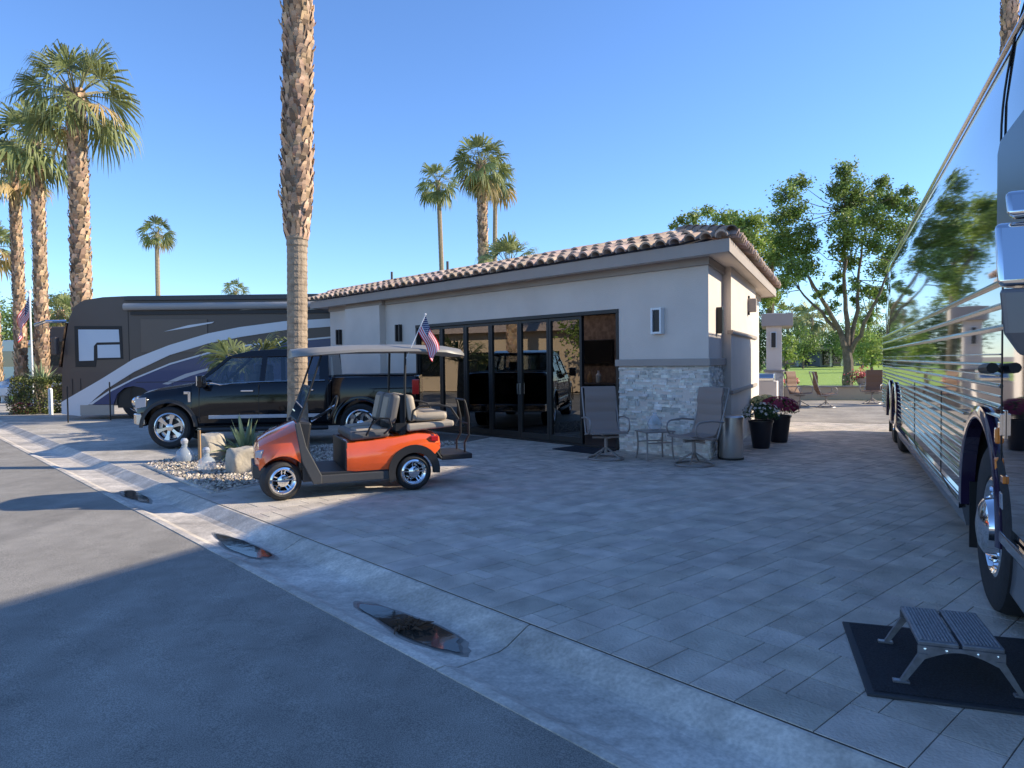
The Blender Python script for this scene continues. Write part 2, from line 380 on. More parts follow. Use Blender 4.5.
# lawn rising gently towards the far houses
m = MB()
for i in range(24):
    for j in range(14):
        def Q(i, j):
            X = -40+i*12; Y = 27+j*9 - X*.25
            return (X, Y, -.02+.55*(j/14)**1.2+.12*sin(i*1.3+j*.8)*(j/14))
        m.poly([Q(i, j), Q(i+1, j), Q(i+1, j+1), Q(i, j+1)])
struct(m.build('lawn', 'grass', smooth=True, rec=True))
# gravel bed between the two driveways
bedA, bedB = G(145, 464), G(214, 493)
bl = [bedA, bedB, cl(-6.62, 13.5, 0), cl(-8.2, 13.9, 0), Vector((-4.6, 12.9, 0)), Vector((-5.6, 12.6, 0))]
m = MB(); m.poly([(p.x, p.y, .012) for p in bl]); struct(m.build('gravel_base', 'gravel_bed', rec=True))
m = MB(); 
path = [Vector((p.x, p.y, 0)) for p in (bl[5], bl[0], bl[1], bl[2])]
for a, b in zip(path, path[1:]):
    d = (b-a).normalized(); n_ = Vector((-d.y, d.x, 0)); L = (b-a).length
    mid = (a+b)/2; m.box((mid.x, mid.y, -.005), (L+.02, .09, .045), atan2(d.y, d.x))
struct(m.build('kerb', 'gutter_concrete', bevel=.02))
m = MB(); m.hast = True; rng = random.Random(7)
def inpoly(x, y, P):
    r = False
    for i in range(len(P)):
        a, b = P[i], P[i-1]
        if (a.y > y) != (b.y > y) and x < (b.x-a.x)*(y-a.y)/(b.y-a.y)+a.x: r = not r
    return r
cnt = 0
while cnt < 5200:
    x, y = rng.uniform(-6.5, .5), rng.uniform(8.8, 14.2)
    if not inpoly(x, y, bl): continue
    r = rng.uniform(.018, .042); t = rng.choice([.55, .7, .9, 1.1, 1.3, 1.6]); m.tone = (t, t*rng.uniform(.93, 1), t*rng.uniform(.85, 1))
    n0 = len(m.v); a = rng.uniform(0, 6)
    for dx, dy, dz in ((1, 0, 0), (.3, .8, .1), (-.9, .3, 0), (-.4, -.8, .1), (0, 0, .75), (0, 0, -.5)):
        dx, dy = dx*cos(a)-dy*sin(a), dx*sin(a)+dy*cos(a)
        m.v.append((x+dx*r, y+dy*r, .02+dz*r+rng.uniform(0, .006)))
    for f in ((0,1,4),(1,2,4),(2,3,4),(3,0,4),(1,0,5),(2,1,5),(3,2,5),(0,3,5)): m.face([n0+i for i in f])
    cnt += 1
stuff(m.build('gravel', 'pebble', rec=False))
# puddles in the gutter
def puddle(u0, u1, pc, w_, seed, label, lab2=None):
    r = random.Random(seed); cu, hu = (u0+u1)/2, abs(u1-u0)/2; out = []
    for k in range(36):
        a = 2*pi*k/36; q = 1+.10*sin(3*a+seed)+.06*sin(5*a+2*seed)+.03*sin(11*a+seed)
        out.append((cu+hu*cos(a)*q, pc+w_/2*sin(a)*q))
    e = thing('puddle', label, 'puddle'); m = MB(); m.poly([up_(cu+(a-cu)*(1.18+.07*sin(i*.52)), pc+(b-pc)*(1.2+.08*sin(i*.7+seed)), -.1010) for i, (a, b) in enumerate(out)]); m.build('damp_margin', 'damp_concrete', e)
    m = MB(); m.poly([up_(cu+(a-cu)*(1.07+.02*sin(i*.52)), pc+(b-pc)*(1.1+.04*sin(i*.7)), -.0992) for i, (a, b) in enumerate(out)])
    m.build('wet_edge', 'dark_concrete', e)
    m = MB(); m.poly([up_(a, b, -.0965) for a, b in out]); m.build('water_surface', 'water', e)
    e['kind'] = 'structure'
    return e
puddle(7.2, 6.05, 2.54, .21, 1, 'dark oval puddle at the shadow edge, in the gutter')
puddle(4.38, 3.28, 2.545, .23, 2, 'largest puddle with a twig in it, nearest in the gutter')
puddle(10.8, 9.7, 2.54, .20, 5, 'small far puddle in the gutter below the gravel bed')
c0 = G(409, 627, -.09); m = MB(); rng = random.Random(3)
m.k = 0
for i in range(9):
    a = rng.uniform(0, 6.3); b = c0+Vector((cos(a)*.05, sin(a)*.05, 0)); L = rng.uniform(.05, .13)
    m.tube([b, b+Vector((cos(a)*L*.5, sin(a)*L*.5, .025)), b+Vector((cos(a+.4)*L, sin(a+.4)*L, .012))], [.006, .01, .003], 5)
for i in range(30):
    m.leaf(c0+Vector((rng.gauss(.03, .06), rng.gauss(0, .03), rng.uniform(.004, .03))), .05, rng)
m.build('leaf_litter', 'boot_dark', rec=False)
tag(bpy.data.objects['leaf_litter'], 'dark clump of dead leaves and twig lying in the nearest puddle', 'leaf litter')
#@@PALMS
# ================================================================= PALMS
def frond(m, base, az, el, R, rng, dry=False, nseg=18, droop=1.0, kg=0, kp=2, wid=1.0):
    hd = Vector((cos(az), sin(az), 0)); up = Vector((0, 0, 1)); side = Vector((-sin(az), cos(az), 0))
    L1 = R*rng.uniform(.42, .55); sag = .25*droop
    d0 = hd*cos(el)+up*sin(el)
    m.k = kp; m.tone = rng.uniform(.8, 1.1)
    p1 = base+d0*L1*.5; p2 = base+d0*L1+up*(-sag*L1*.35)
    m.tube([base, p1, p2], [.028*wid, .02*wid, .014*wid], 4, cap=False)
    fd = (p2-p1).normalized(); fd = (fd-up*.15*droop).normalized()
    nn = fd.cross(side).normalized()*-1
    Lf = R*rng.uniform(.5, .62)
    m.k = 1 if dry else kg
    tw = rng.uniform(-.9, .9); tf = rng.uniform(.6, 1.35)
    side2 = (side*cos(tw)+nn*sin(tw)).normalized(); nn = side2.cross(fd).normalized()
    if nn.z < 0: nn = -nn
    for i in range(nseg):
        a = (-1+2*(i+.5)/nseg)*rad(82)
        L = Lf*(.72+.28*cos(a))*rng.uniform(.88, 1.08)
        d = fd*cos(a)+side2*sin(a)+nn*(-.22*abs(sin(a)))+Vector((rng.gauss(0, .05), rng.gauss(0, .05), rng.gauss(0, .05)))
        q = (side2*cos(a)-fd*sin(a)).normalized()
        hw = L*sin(rad(82)/nseg)*.62
        m.tone = tf*rng.uniform(.8, 1.2)
        A = p2; B = p2+d*L*.55; C = p2+d*L*.86-up*L*.16*droop; E = C+(d*.35-up*1.0*droop).normalized()*L*rng.uniform(.22, .5)
        cz = nn*hw*.35
        n0 = len(m.v)
        m.v += [tuple(A), tuple(B-q*hw), tuple(B+q*hw), tuple(C-q*hw*.55+cz*.5), tuple(C+q*hw*.55+cz*.5), tuple(E)]
        m.face([n0, n0+1, n0+2]); m.face([n0+1, n0+3, n0+4, n0+2]); m.face([n0+3, n0+5, n0+4])
def palm(base, h, R, rt, nf, seed, label, boots=1, nseg=18, lean=(0, 0), z_clean=0, dry=.12, rb=None, crown=True, skirt=0, low=-45):
    rng = random.Random(seed)
    e = thing('palm_tree', label, 'palm tree', base, 0, 'fan palms standing round the lots')
    pts = []; rs = []; n = 14
    for i in range(n+1):
        t = i/n; pts.append(Vector((lean[0]*t+sin(t*3+seed)*.04*h/10, lean[1]*t, h*t)))
        r_ = rt*(1.12-.2*t)
        if i == 0: r_ *= 1.35
        if z_clean and h*t < z_clean and rb: r_ = rb*(1.25 if i == 0 else 1)
        rs.append(r_)
    def at(z):
        t = max(0, min(.9999, z/h))*n; i = int(t); return pts[i].lerp(pts[i+1], t-i), rs[i]*(1-t+i)+rs[i+1]*(t-i)
    m = MB(); m.hast = True
    # ringed core
    zz = 0; P2 = []; R2 = []; st = .11 if boots > 1 else .3
    while zz < h:
        p, r_ = at(zz); P2 += [p, p+Vector((0, 0, st*.75))]; R2 += [r_*1.0, r_*.965]; zz += st
    m.k = 0; m.tube(P2, R2, 16 if boots > 1 else 8)
    if boots:
        m.k = 1; dz = {1: .17, 2: .085}[boots]; na = {1: 9, 2: 12}[boots]
        z = max(z_clean, .5); row = 0
        while z < h-.05:
            p, r_ = at(z)
            for k in range(na):
                a = 2*pi*(k+.5*(row % 2))/na+rng.uniform(-.2, .2)
                o_ = Vector((cos(a), sin(a), 0)); s_ = Vector((-sin(a), cos(a), 0))
                L = (rng.uniform(.16, .27) if boots == 2 else rng.uniform(.2, .34))
                wd = r_*2*pi/na*rng.uniform(.34, .55); out = r_*rng.uniform(.07, .26)+(rng.random() < .12)*.05
                b = p+o_*r_*.96+Vector((0, 0, rng.uniform(-.03, .03))); tdn = rng.uniform(-.25, .25)
                t_ = b+o_*out+Vector((0, 0, L*.8))+s_*tdn*L*.6
                q = rng.uniform(.62, 1.4)
                if rng.random() < .2: q = .4
                m.tone = (q, q*rng.uniform(.93, 1.02), q*rng.uniform(.85, 1.05))
                n0 = len(m.v); th = o_*r_*.10
                m.v += [tuple(b-s_*wd), tuple(b+s_*wd), tuple(b+o_*out*.75+Vector((0, 0, L*.5))+s_*wd*.75+th*.3), tuple(b+o_*out*.75+Vector((0, 0, L*.5))-s_*wd*.75+th*.3), tuple(t_+s_*wd*.4), tuple(t_-s_*wd*.4),
                        tuple(b+Vector((0, 0, L*.35))), tuple(t_-o_*.03-Vector((0,0,.03)))]
                m.face([n0, n0+1, n0+2, n0+3]); m.face([n0+3, n0+2, n0+4, n0+5]); m.face([n0, n0+3, n0+6]); m.face([n0+1, n0+6, n0+2]); m.face([n0+3, n0+5, n0+7]); m.face([n0+2, n0+7, n0+4])
            z += dz; row += 1
    m.build('trunk', ['palm_bark', 'boot', 'boot_dark'], e, smooth=False, rec=False)
    if crown:
        m = MB(); m.hast = True; top = pts[-1]
        for i in range(nf):
            t = i/nf; az = i*2.399+rng.uniform(-.3, .3)
            el = rad(82-(82-low)*t**.85+rng.uniform(-8, 8))
            isdry = rng.random() < dry*(1+2*(t > .75)) and t > .5
            b = top+Vector((cos(az)*rt*.5, sin(az)*rt*.5, -.35*t*R*.35))
            frond(m, b, az, el, R*rng.uniform(.85, 1.1), rng, isdry, nseg, droop=.5+.8*t, wid=max(1, rt/.22))
        m.build('crown', ['palm_green', 'palm_dry', 'palm_petiole'], e, rec=False)
    return e
def gp(px, Y, z=0): v = D(px, 384, Y); return Vector((v.x, v.y, z))
def hz(px, py, Y): return D(px, py, Y).z
fp = gp(293, 12.2, 0)
palm(fp+Vector((.05, 0, 0)), 12.2, 2.2, .225, 26, 3, 'tall palm trunk with shaggy old leaf bases in the gravel bed before the pickup', boots=2, z_clean=3.75, rb=.172, lean=(.36, 0))
palm(gp(86, 25.5), hz(82, 92, 25.5), 2.05, .30, 38, 11, 'tallest palm on the left, its thick trunk rising behind the motorhome', nseg=26, lean=(-.1, 0), dry=.10)
palm(gp(43, 31), hz(42, 142, 31), 1.9, .25, 38, 12, 'palm with a full crown between the flag and the tallest palm on the left', nseg=16, dry=.05)
palm(gp(21, 34), hz(20, 172, 34), 1.7, .24, 32, 13, 'palm whose trunk stands directly behind the flagpole on the left', nseg=16, dry=.08)
palm(gp(-3, 42), hz(-3, 245, 42), 1.8, .25, 34, 14, 'palm with yellowing fronds cut by the left edge of the photo', dry=.6, nseg=14)
palm(gp(63, 46), hz(62, 312, 46), 1.35, .26, 34, 15, 'short thick palm between two tall trunks just left of the motorhome', nseg=14, dry=.05)
palm(gp(161, 60), hz(161, 232, 60), 1.5, .20, 26, 16, 'slim lone palm standing far behind the front of the motorhome', boots=0, nseg=12, dry=.05)
palm(gp(237, 85), hz(237, 291, 85), 1.8, .25, 24, 17, 'palm crown just topping the roof of the motorhome left of the foreground trunk', boots=0, nseg=12, dry=.05)
palm(gp(446, 50), hz(438, 182, 50), 1.65, .17, 30, 18, 'slim palm, leftmost of the three behind the tiled roof', boots=0, nseg=14, lean=(-.4, 0), dry=.04, low=-65)
palm(gp(484, 40), hz(484, 162, 40), 1.75, .27, 40, 19, 'thickest palm with the largest crown, middle of the three behind the tiled roof', nseg=16, dry=.05, low=-70)
palm(gp(492, 46), hz(500, 178, 46), 1.5, .15, 26, 20, 'thin palm half hidden behind the thickest one above the tiled roof', nseg=14, boots=0, lean=(.45, 0), dry=.3, low=-60)
palm(gp(511, 30), hz(511, 263, 30), 1.5, .2, 16, 21, 'low palm whose frond tips show above the tiled roof beside the thick palm', nseg=16, boots=0, dry=0, low=5)
palm(gp(1008, 24), hz(1008, -140, 24), 2.0, .24, 34, 22, 'palm trunk entering the top right corner behind the coach', nseg=16, dry=.1)
palm(gp(1003, 42), hz(1003, 128, 42), 1.7, .22, 24, 23, 'palm frond tips showing just above the roof of the black coach', boots=0, nseg=14)
for i, (px, py, Y, R) in enumerate([(788, 318, 120, 2.6), (797, 320, 126, 2.3), (812, 322, 112, 3.4), (818, 330, 122, 3.2), (868, 318, 128, 2.6), (806, 336, 110, 2.0)]):
    palm(gp(px, Y, .5), hz(px, py-4, Y)-.5, R, .26, 20, 30+i, ['thin distant palm nearest the stone pillar beyond the lawn', 'second distant palm from the stone pillar beyond the lawn', 'bushiest distant palm left of the forked tree beyond the lawn', 'distant palm close beside the forked tree limbs on their left', 'distant palm right of the forked tree trunk beyond the lawn', 'shortest distant palm beyond the lawn over the far flat roof'][i], boots=0, nseg=10, dry=.05)

# ================================================================= TREES
def leafball(m, c, r, n, size, rng, flat=.85, clump=None):
    nc = max(3, n//26)
    for i in range(nc):
        d = Vector((rng.gauss(0, 1), rng.gauss(0, 1), rng.gauss(0, 1))).normalized()*(rng.random()**.45)
        cc = c+Vector((d.x*r, d.y*r, d.z*r*flat)); t = rng.uniform(.6, 1.35); rr = r*rng.uniform(.26, .52)
        for k in range(n//nc):
            m.tone = t*rng.uniform(.75, 1.2)
            m.leaf(cc+Vector((rng.gauss(0, rr*.6), rng.gauss(0, rr*.6), rng.gauss(0, rr*.6))), size*rng.uniform(.7, 1.3), rng)
def tree(base, limbs, lobes, label, leaf, seed, size=.16, n=900, name='broadleaf_tree', tr=.28, cat='tree', group=None, twigs=True):
    rng = random.Random(seed); e = thing(name, label, cat, base, 0, group); m = MB(); b = Vector(base)
    for pts, r0, r1 in limbs:
        pts = [Vector(p)-b for p in pts]; N = len(pts); Q = []
        for i in range(N-1):
            for k in range(4):
                t = k/4; q = pts[i].lerp(pts[i+1], t); Q.append(q+Vector((rng.gauss(0, .04), rng.gauss(0, .04), 0))*(1 if i+k else 0))
        Q.append(pts[-1]); m.tube(Q, [r0+(r1-r0)*i/(len(Q)-1) for i in range(len(Q))], 8)
    ends = [Vector(l[0][-1])-b for l in limbs]+[Vector(l[0][len(l[0])//2])-b for l in limbs]
    if twigs:
        for c, r in lobes:
            c = Vector(c)-b; q = min(ends, key=lambda a: (a-c).length)
            mid = (q+c)/2+Vector((rng.gauss(0, .2), rng.gauss(0, .2), -.2)); m.tube([q, mid, c], [.028, .02, .008], 4)
            for k in range(5):
                t = c+Vector((rng.gauss(0, r*.5), rng.gauss(0, r*.5), rng.gauss(.1, r*.4))); m.tube([c, (c+t)/2+Vector((0, 0, .1)), t], [.012, .01, .004], 3)
    m.build('trunk', 'bark', e, smooth=True, rec=False)
    m = MB(); m.hast = True
    for c, r in lobes:
        leafball(m, Vector(c)-b, r, int(n*r*r), size, rng)
    m.build('crown', leaf, e, rec=False)
    return e
def pl(lst, Y, spread=1.0, seed=0):
    r = random.Random(seed); out = []
    for px, py, rp in lst:
        y = Y+r.uniform(-spread, spread); out.append((D(px, py, y), rp/FPX*y))
    return out
def Tp(px, py, Y): return D(px, py, Y)
Y = 33.0; b = gp(848, Y)
limbs = [([b, Tp(848, 372, Y), Tp(847, 350, Y)], .25, .21),
         ([Tp(847, 352, Y), Tp(836, 325, Y), Tp(822, 300, Y-.4), Tp(808, 276, Y-.8)], .15, .06),
         ([Tp(836, 330, Y), Tp(822, 312, Y+.3), Tp(800, 290, Y+.8)], .09, .04),
         ([Tp(848, 354, Y), Tp(845, 310, Y), Tp(844, 262, Y), Tp(845, 210, Y)], .14, .04),
         ([Tp(849, 352, Y), Tp(857, 320, Y), Tp(858, 280, Y+.5), Tp(864, 236, Y+.6)], .13, .04),
         ([Tp(851, 352, Y), Tp(862, 330, Y-.5), Tp(876, 300, Y-1), Tp(893, 262, Y-1.2)], .12, .03)]
lob = [(786, 195, 13), (799, 183, 10), (781, 218, 12), (797, 212, 13), (786, 240, 15), (800, 250, 16), (792, 270, 14), (806, 230, 11), (779, 258, 10), (808, 268, 13), (783, 285, 10),
       (845, 172, 11), (850, 186, 14), (838, 190, 12), (846, 205, 16), (860, 200, 11), (842, 225, 15), (853, 240, 13), (838, 250, 10), (848, 262, 11), (862, 222, 10),
       (884, 182, 9), (880, 200, 14), (872, 216, 13), (893, 205, 13), (905, 192, 8), (910, 210, 11), (886, 228, 15), (903, 232, 13), (875, 245, 12), (893, 252, 15), (911, 250, 10), (880, 270, 12), (897, 275, 14), (908, 290, 12), (874, 292, 10), (888, 300, 10), (842, 292, 7), (832, 308, 7), (868, 318, 8), (856, 300, 6), (825, 288, 7), (838, 278, 7), (853, 285, 7), (866, 290, 7), (818, 296, 6), (895, 315, 8), (812, 246, 7)]
tree(b, limbs, pl(lob, Y, 1.6, 5), 'large forked tree with airy crown growing on the lawn behind the low patio wall', 'leaf_mid', 41, .145, 2700)
Y = 38.0; b = gp(772, Y)
tree(b, [([b, Tp(770, 330, Y), Tp(771, 280, Y), Tp(774, 235, Y)], .28, .08), ([Tp(771, 300, Y), Tp(760, 270, Y), Tp(752, 245, Y)], .14, .05)],
     pl([(758, 222, 13), (745, 228, 12), (732, 222, 11), (764, 240, 13), (750, 246, 14), (736, 240, 11), (772, 258, 13), (758, 268, 14), (770, 285, 13), (776, 300, 10), (764, 300, 9), (778, 238, 11)], Y, 1.5, 6),
     'pale green leafy tree rising behind the right end of the tiled roof', 'leaf_light', 42, .19, 1600)
Y = 34.0; b = gp(706, Y)
tree(b, [([b, Tp(706, 300, Y), Tp(708, 240, Y)], .22, .06)],
     pl([(682, 222, 8), (694, 218, 9), (708, 214, 9), (722, 217, 9), (672, 226, 5), (700, 232, 11), (718, 234, 12), (735, 222, 9), (745, 232, 10)], Y, 1.0, 7),
     'feathery yellow green treetop showing above the corner of the tiled roof', 'leaf_light', 43, .15, 1900)
# hedge trees and shrubs beyond the lawn
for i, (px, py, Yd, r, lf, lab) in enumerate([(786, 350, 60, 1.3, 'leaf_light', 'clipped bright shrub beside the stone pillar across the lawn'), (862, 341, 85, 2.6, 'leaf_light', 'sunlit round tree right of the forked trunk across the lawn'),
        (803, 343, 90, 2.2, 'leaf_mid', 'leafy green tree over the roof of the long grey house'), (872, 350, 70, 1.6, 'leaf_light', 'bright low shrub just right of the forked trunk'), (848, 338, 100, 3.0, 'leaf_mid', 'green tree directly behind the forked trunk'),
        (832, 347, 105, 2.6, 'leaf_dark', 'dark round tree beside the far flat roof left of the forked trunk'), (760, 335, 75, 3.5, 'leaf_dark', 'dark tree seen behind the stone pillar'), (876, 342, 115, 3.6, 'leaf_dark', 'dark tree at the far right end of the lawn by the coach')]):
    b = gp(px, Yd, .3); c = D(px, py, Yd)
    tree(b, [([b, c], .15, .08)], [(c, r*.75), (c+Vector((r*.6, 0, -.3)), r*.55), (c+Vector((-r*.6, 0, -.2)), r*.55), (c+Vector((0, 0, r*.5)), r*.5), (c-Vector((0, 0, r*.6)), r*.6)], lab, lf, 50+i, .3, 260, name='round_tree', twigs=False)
# trees behind the left lots
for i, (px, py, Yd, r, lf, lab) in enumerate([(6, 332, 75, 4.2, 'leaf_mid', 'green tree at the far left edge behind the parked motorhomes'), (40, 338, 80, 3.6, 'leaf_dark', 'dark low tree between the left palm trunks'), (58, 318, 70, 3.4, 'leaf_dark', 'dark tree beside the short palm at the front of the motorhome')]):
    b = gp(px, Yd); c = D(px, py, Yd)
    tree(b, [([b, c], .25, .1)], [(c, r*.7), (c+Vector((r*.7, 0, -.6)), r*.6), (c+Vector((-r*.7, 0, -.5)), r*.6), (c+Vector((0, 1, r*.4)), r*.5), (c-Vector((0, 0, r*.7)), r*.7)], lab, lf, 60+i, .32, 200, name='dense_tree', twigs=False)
#@@BUILDING
# ================================================================= CASITA BUILDING
K = Vector((3.127, 11.295, 0)); BR = atan2(-.742, .670)
bld = thing('casita', 'low grey stucco building with tiled roof edge, stone corner and folding glass doors', 'building', K, BR)
cl_ = Vector((CV.dot(-UV), CV.dot(PV), 0))      # coach direction in the building's own frame
CX, CY = cl_.x, cl_.y
def sp(s_, o_=0): return (CX*s_+o_, CY*s_)       # point on the slanting side wall, o_ metres proud of it
T = .22; ZT = 3.22; LEN = -12.45; SIDE = 7.9
m = MB()
# front wall pieces: opening from -8.13 to -1.82, height 2.52
m.prism([(LEN, 0), (-8.13, 0), (-8.13, 2.52), (-1.82, 2.52), (-1.82, 0), (-.12, 0), (-.12, 3.1), (LEN, 3.1)], 'xz', 0.0, T)
m.box((-10.37, T/2-.09, 1.55), (1.76, T+.18, 3.1))
# side wall
def sideprism(s0, s1, z0, z1, o0, o1=-.22): m.prism([sp(s0, o1), sp(s1, o1), sp(s1, o0), sp(s0, o0)], 'xy', z0, z1)
sideprism(.0, 1.5, 0, 3.1, 0, -.12)
PIL0, PIL1 = 1.5, 5.6
sideprism(PIL0, PIL1, 0, 3.22, .17); sideprism(PIL1, 6.1, 0, 3.22, 0); sideprism(7.1, SIDE, 0, 3.22, 0); sideprism(6.1, 7.1, 2.4, 3.22, 0)
bk = SIDE
for q0, q1, z0 in ((0, -1.5, 0), (-1.5, -4.5, 2.4), (-4.5, -7, 0), (-7, -10, 2.4), (-10, LEN, 0)): m.prism([(q0+CX*bk, CY*bk), (q1+CX*bk, CY*bk), (q1+CX*bk, CY*bk-.2), (q0+CX*bk, CY*bk-.2)], 'xy', z0, 3.22)  # back wall; its unseen openings are added to let light inside
m.prism([(LEN, .2), (LEN+CX*bk, CY*bk-.2), (LEN+.2+CX*bk, CY*bk-.2), (LEN+.2, .2)], 'xy', 0, 3.22)
m.build('wall', 'stucco', bld)
# band under the soffit, caps and grooves
m = MB(); m.prism([(-9.42, -.06), (.05, -.06), (.06+CX*1.5, CY*1.5), (-.2+CX*1.5, CY*1.5), (-.2, T), (-9.42, T)], 'xy', 3.10, 3.23)
m.prism([(LEN-.03, -.03), (-11.27, -.03), (-11.27, T), (LEN-.03, T)], 'xy', 3.10, 3.23); m.prism([(-11.27, -.15), (-9.42, -.15), (-9.42, T), (-11.27, T)], 'xy', 3.10, 3.23)
m.prism([sp(PIL1+.02, -.1), sp(SIDE, -.1), sp(SIDE, .06), sp(PIL1+.02, .06)], 'xy', 3.08, 3.222)
m.build('upper_band', 'trim', bld, bevel=.01)
m = MB(); m.prism([(-1.86, -.07), (.07, -.07), (.08+CX*1.49, CY*1.49), (-.1+CX*1.49, CY*1.49), (-.1, .1), (-1.86, .1)], 'xy', 1.50, 1.62)
m.build('stone_cap', 'trim', bld, bevel=.01)
m = MB()
for z in (2.08, 1.02): m.prism([sp(PIL0-.03, .1), sp(PIL1+.02, .1), sp(PIL1+.02, .215), sp(PIL0-.03, .215)], 'xy', z-.035, z+.035)
m.build('groove_trim', 'trim', bld, bevel=.008)
# soffit, fascia
OV = .375
cor = lambda s_, a, b: sp(s_, a)
def ring(o): # outline of roof at overhang o (front, right side, back, left)
    k = o/.917
    A = (LEN-o, -o); B = (k*1.0+(-o)*CX/CY, -o); Cc = (B[0]+CX*(SIDE+2*o)/1, B[1]+CY*(SIDE+2*o)); Dd = (LEN-o+CX*(SIDE+2*o), B[1]+CY*(SIDE+2*o))
    return [A, B, Cc, Dd]
R0 = ring(OV)
m = MB(); Rq = ring(-.25)
for i in range(4): j = (i+1) % 4; m.prism([R0[i], R0[j], Rq[j], Rq[i]], 'xy', 3.225, 3.25)
m.build('soffit', 'stucco', bld)
m = MB()
R1 = ring(OV+.03); Ri = ring(OV-.0)
for i in range(4):
    j = (i+1) % 4; a, b, c, d = R1[i], R1[j], Ri[j], Ri[i]; m.prism([a, b, c, d], 'xy', 3.20, 3.395)
m.build('fascia', 'trim', bld)
# roof: barrel tiles climbing from each eave to a low parapet ridge
def tiles(m, A, B, inn, rise, run, rng, pitch=.27, hip=1.0, rev=False):
    A = Vector((*A, 0)); B = Vector((*B, 0)); d = (B-A); L = d.length; d.normalize(); n = int(L/pitch); pt = L/n; inn = Vector(inn).normalized()
    up = Vector((0, 0, 1)); sl = (inn*run+up*rise).normalized(); nr = d.cross(sl).normalized()
    if nr.z < 0: nr = -nr
    LL = sqrt(run*run+rise*rise); nc = max(1, int(round(LL/.38))); cl__ = LL/nc
    for i in range(n):
        for c in range(nc):
            dist = pt*(n-1-i+.35) if not rev else pt*(i+.35)
            avail = dist*hip*sqrt(1+rise*rise)+.05; st_ = c*cl__
            if st_ > avail: continue
            ln = min(cl__+.07, avail-st_+.02)
            t = rng.uniform(.8, 1.2); m.tone = (t, t*rng.uniform(.93, 1.03), t*rng.uniform(.88, 1.06))
            o = A+d*(pt*(i+.5)+rng.uniform(-.012, .012))+sl*(c*cl__-.05+rng.uniform(-.02, .01))+up*(3.39)+nr*(.035+.012*0)
            jt = rng.uniform(-.006, .012); n0 = len(m.v); r0, r1 = pt*.40, pt*.33; K_ = 8
            for rr, off, hh in ((r0, 0, .022+jt), (r1, ln, -.012), (r0-.016, 0, .004+jt), (r1-.016, ln-.02, -.03)):
                for k in range(K_+1):
                    a = pi*k/K_; m.v.append(tuple(o+sl*off+d*cos(a)*rr+nr*(sin(a)*rr*.92+hh)))
            q = K_+1
            for k in range(K_):
                m.face([n0+k, n0+k+1, n0+q+k+1, n0+q+k]); m.face([n0+2*q+k, n0+3*q+k, n0+3*q+k+1, n0+2*q+k+1]); m.face([n0+k, n0+2*q+k, n0+2*q+k+1, n0+k+1])
rng = random.Random(9)
m = MB(); m.hast = True
Rt = ring(OV+.07); RI = ring(OV-.95); RI[0] = (Rt[0][0]+.1, RI[0][1]); RI[3] = (Rt[3][0]+.1, RI[3][1])
tiles(m, Rt[0], Rt[1], (0, 1, 0), .36, 1.0, rng, hip=.66)
sn = Vector((-CY, CX, 0))
tiles(m, Rt[1], Rt[2], sn, .36, 1.0, rng, hip=.66, rev=True)
c0 = Vector((*Rt[1], 3.40)); c1 = Vector((*RI[1], 3.39+.37)); hd = (c1-c0)
for i in range(6):
    t = rng.uniform(.45, .7); m.tone = (t, t*.95, t*.9); a = c0+hd*(i/6)+Vector((0, 0, .085)); b = c0+hd*((i+1)/6+.04)+Vector((0, 0, .065)); n0 = len(m.v); d_ = hd.normalized(); q_ = Vector((-d_.y, d_.x, 0)).normalized(); u_ = d_.cross(q_)
    if u_.z < 0: u_ = -u_
    for rr, c_ in ((.10, a), (.085, b), (.085, a), (.07, b)):
        for k in range(9): an = pi*k/8; m.v.append(tuple(c_+q_*cos(an)*rr+u_*sin(an)*rr*.9))
    for k in range(8): m.face([n0+k, n0+k+1, n0+9+k+1, n0+9+k]); m.face([n0+k, n0+18+k, n0+18+k+1, n0+k+1]); m.face([n0+18+k, n0+27+k, n0+27+k+1, n0+18+k+1])
# ridge caps along the top
for A, B in ((RI[0], RI[1]), (RI[1], RI[2])):
    A = Vector((*A, 3.39+.33)); B = Vector((*B, 3.39+.33)); n = int((B-A).length/.36)
    for i in range(n):
        t = rng.uniform(.45, .75); m.tone = (t, t*.95, t*.9); m.tube([A+(B-A)*(i/n), A+(B-A)*((i+1.12)/n)], [.075, .06], 8)
m.build('roof_tiles', 'tile', bld, smooth=True, rec=False)
m = MB(); RB = ring(OV-.03)
m.loft([[(x, y, 3.37) for x, y in RB], [(x, y, 3.735) for x, y in RI]], cap=False)
added_skylight = [(-8.2, 2.6), (-4.6, 2.6), (-5.0, 4.3), (-8.6, 4.3)]  # skylight opening added through roof and ceiling to brighten the dark room
for i in range(4): j = (i+1) % 4; m.poly([(*RI[i], 3.735), (*RI[j], 3.735), (*added_skylight[j], 3.735), (*added_skylight[i], 3.735)])
m.build('roof_deck', 'roof_dark', bld)
for vx in (-9.55, -7.15): m = MB(); m.tube([(vx, .25, 3.55), (vx, .25, 3.98)], .03, 8); m.build('vent_pipe', 'roof_dark', bld)
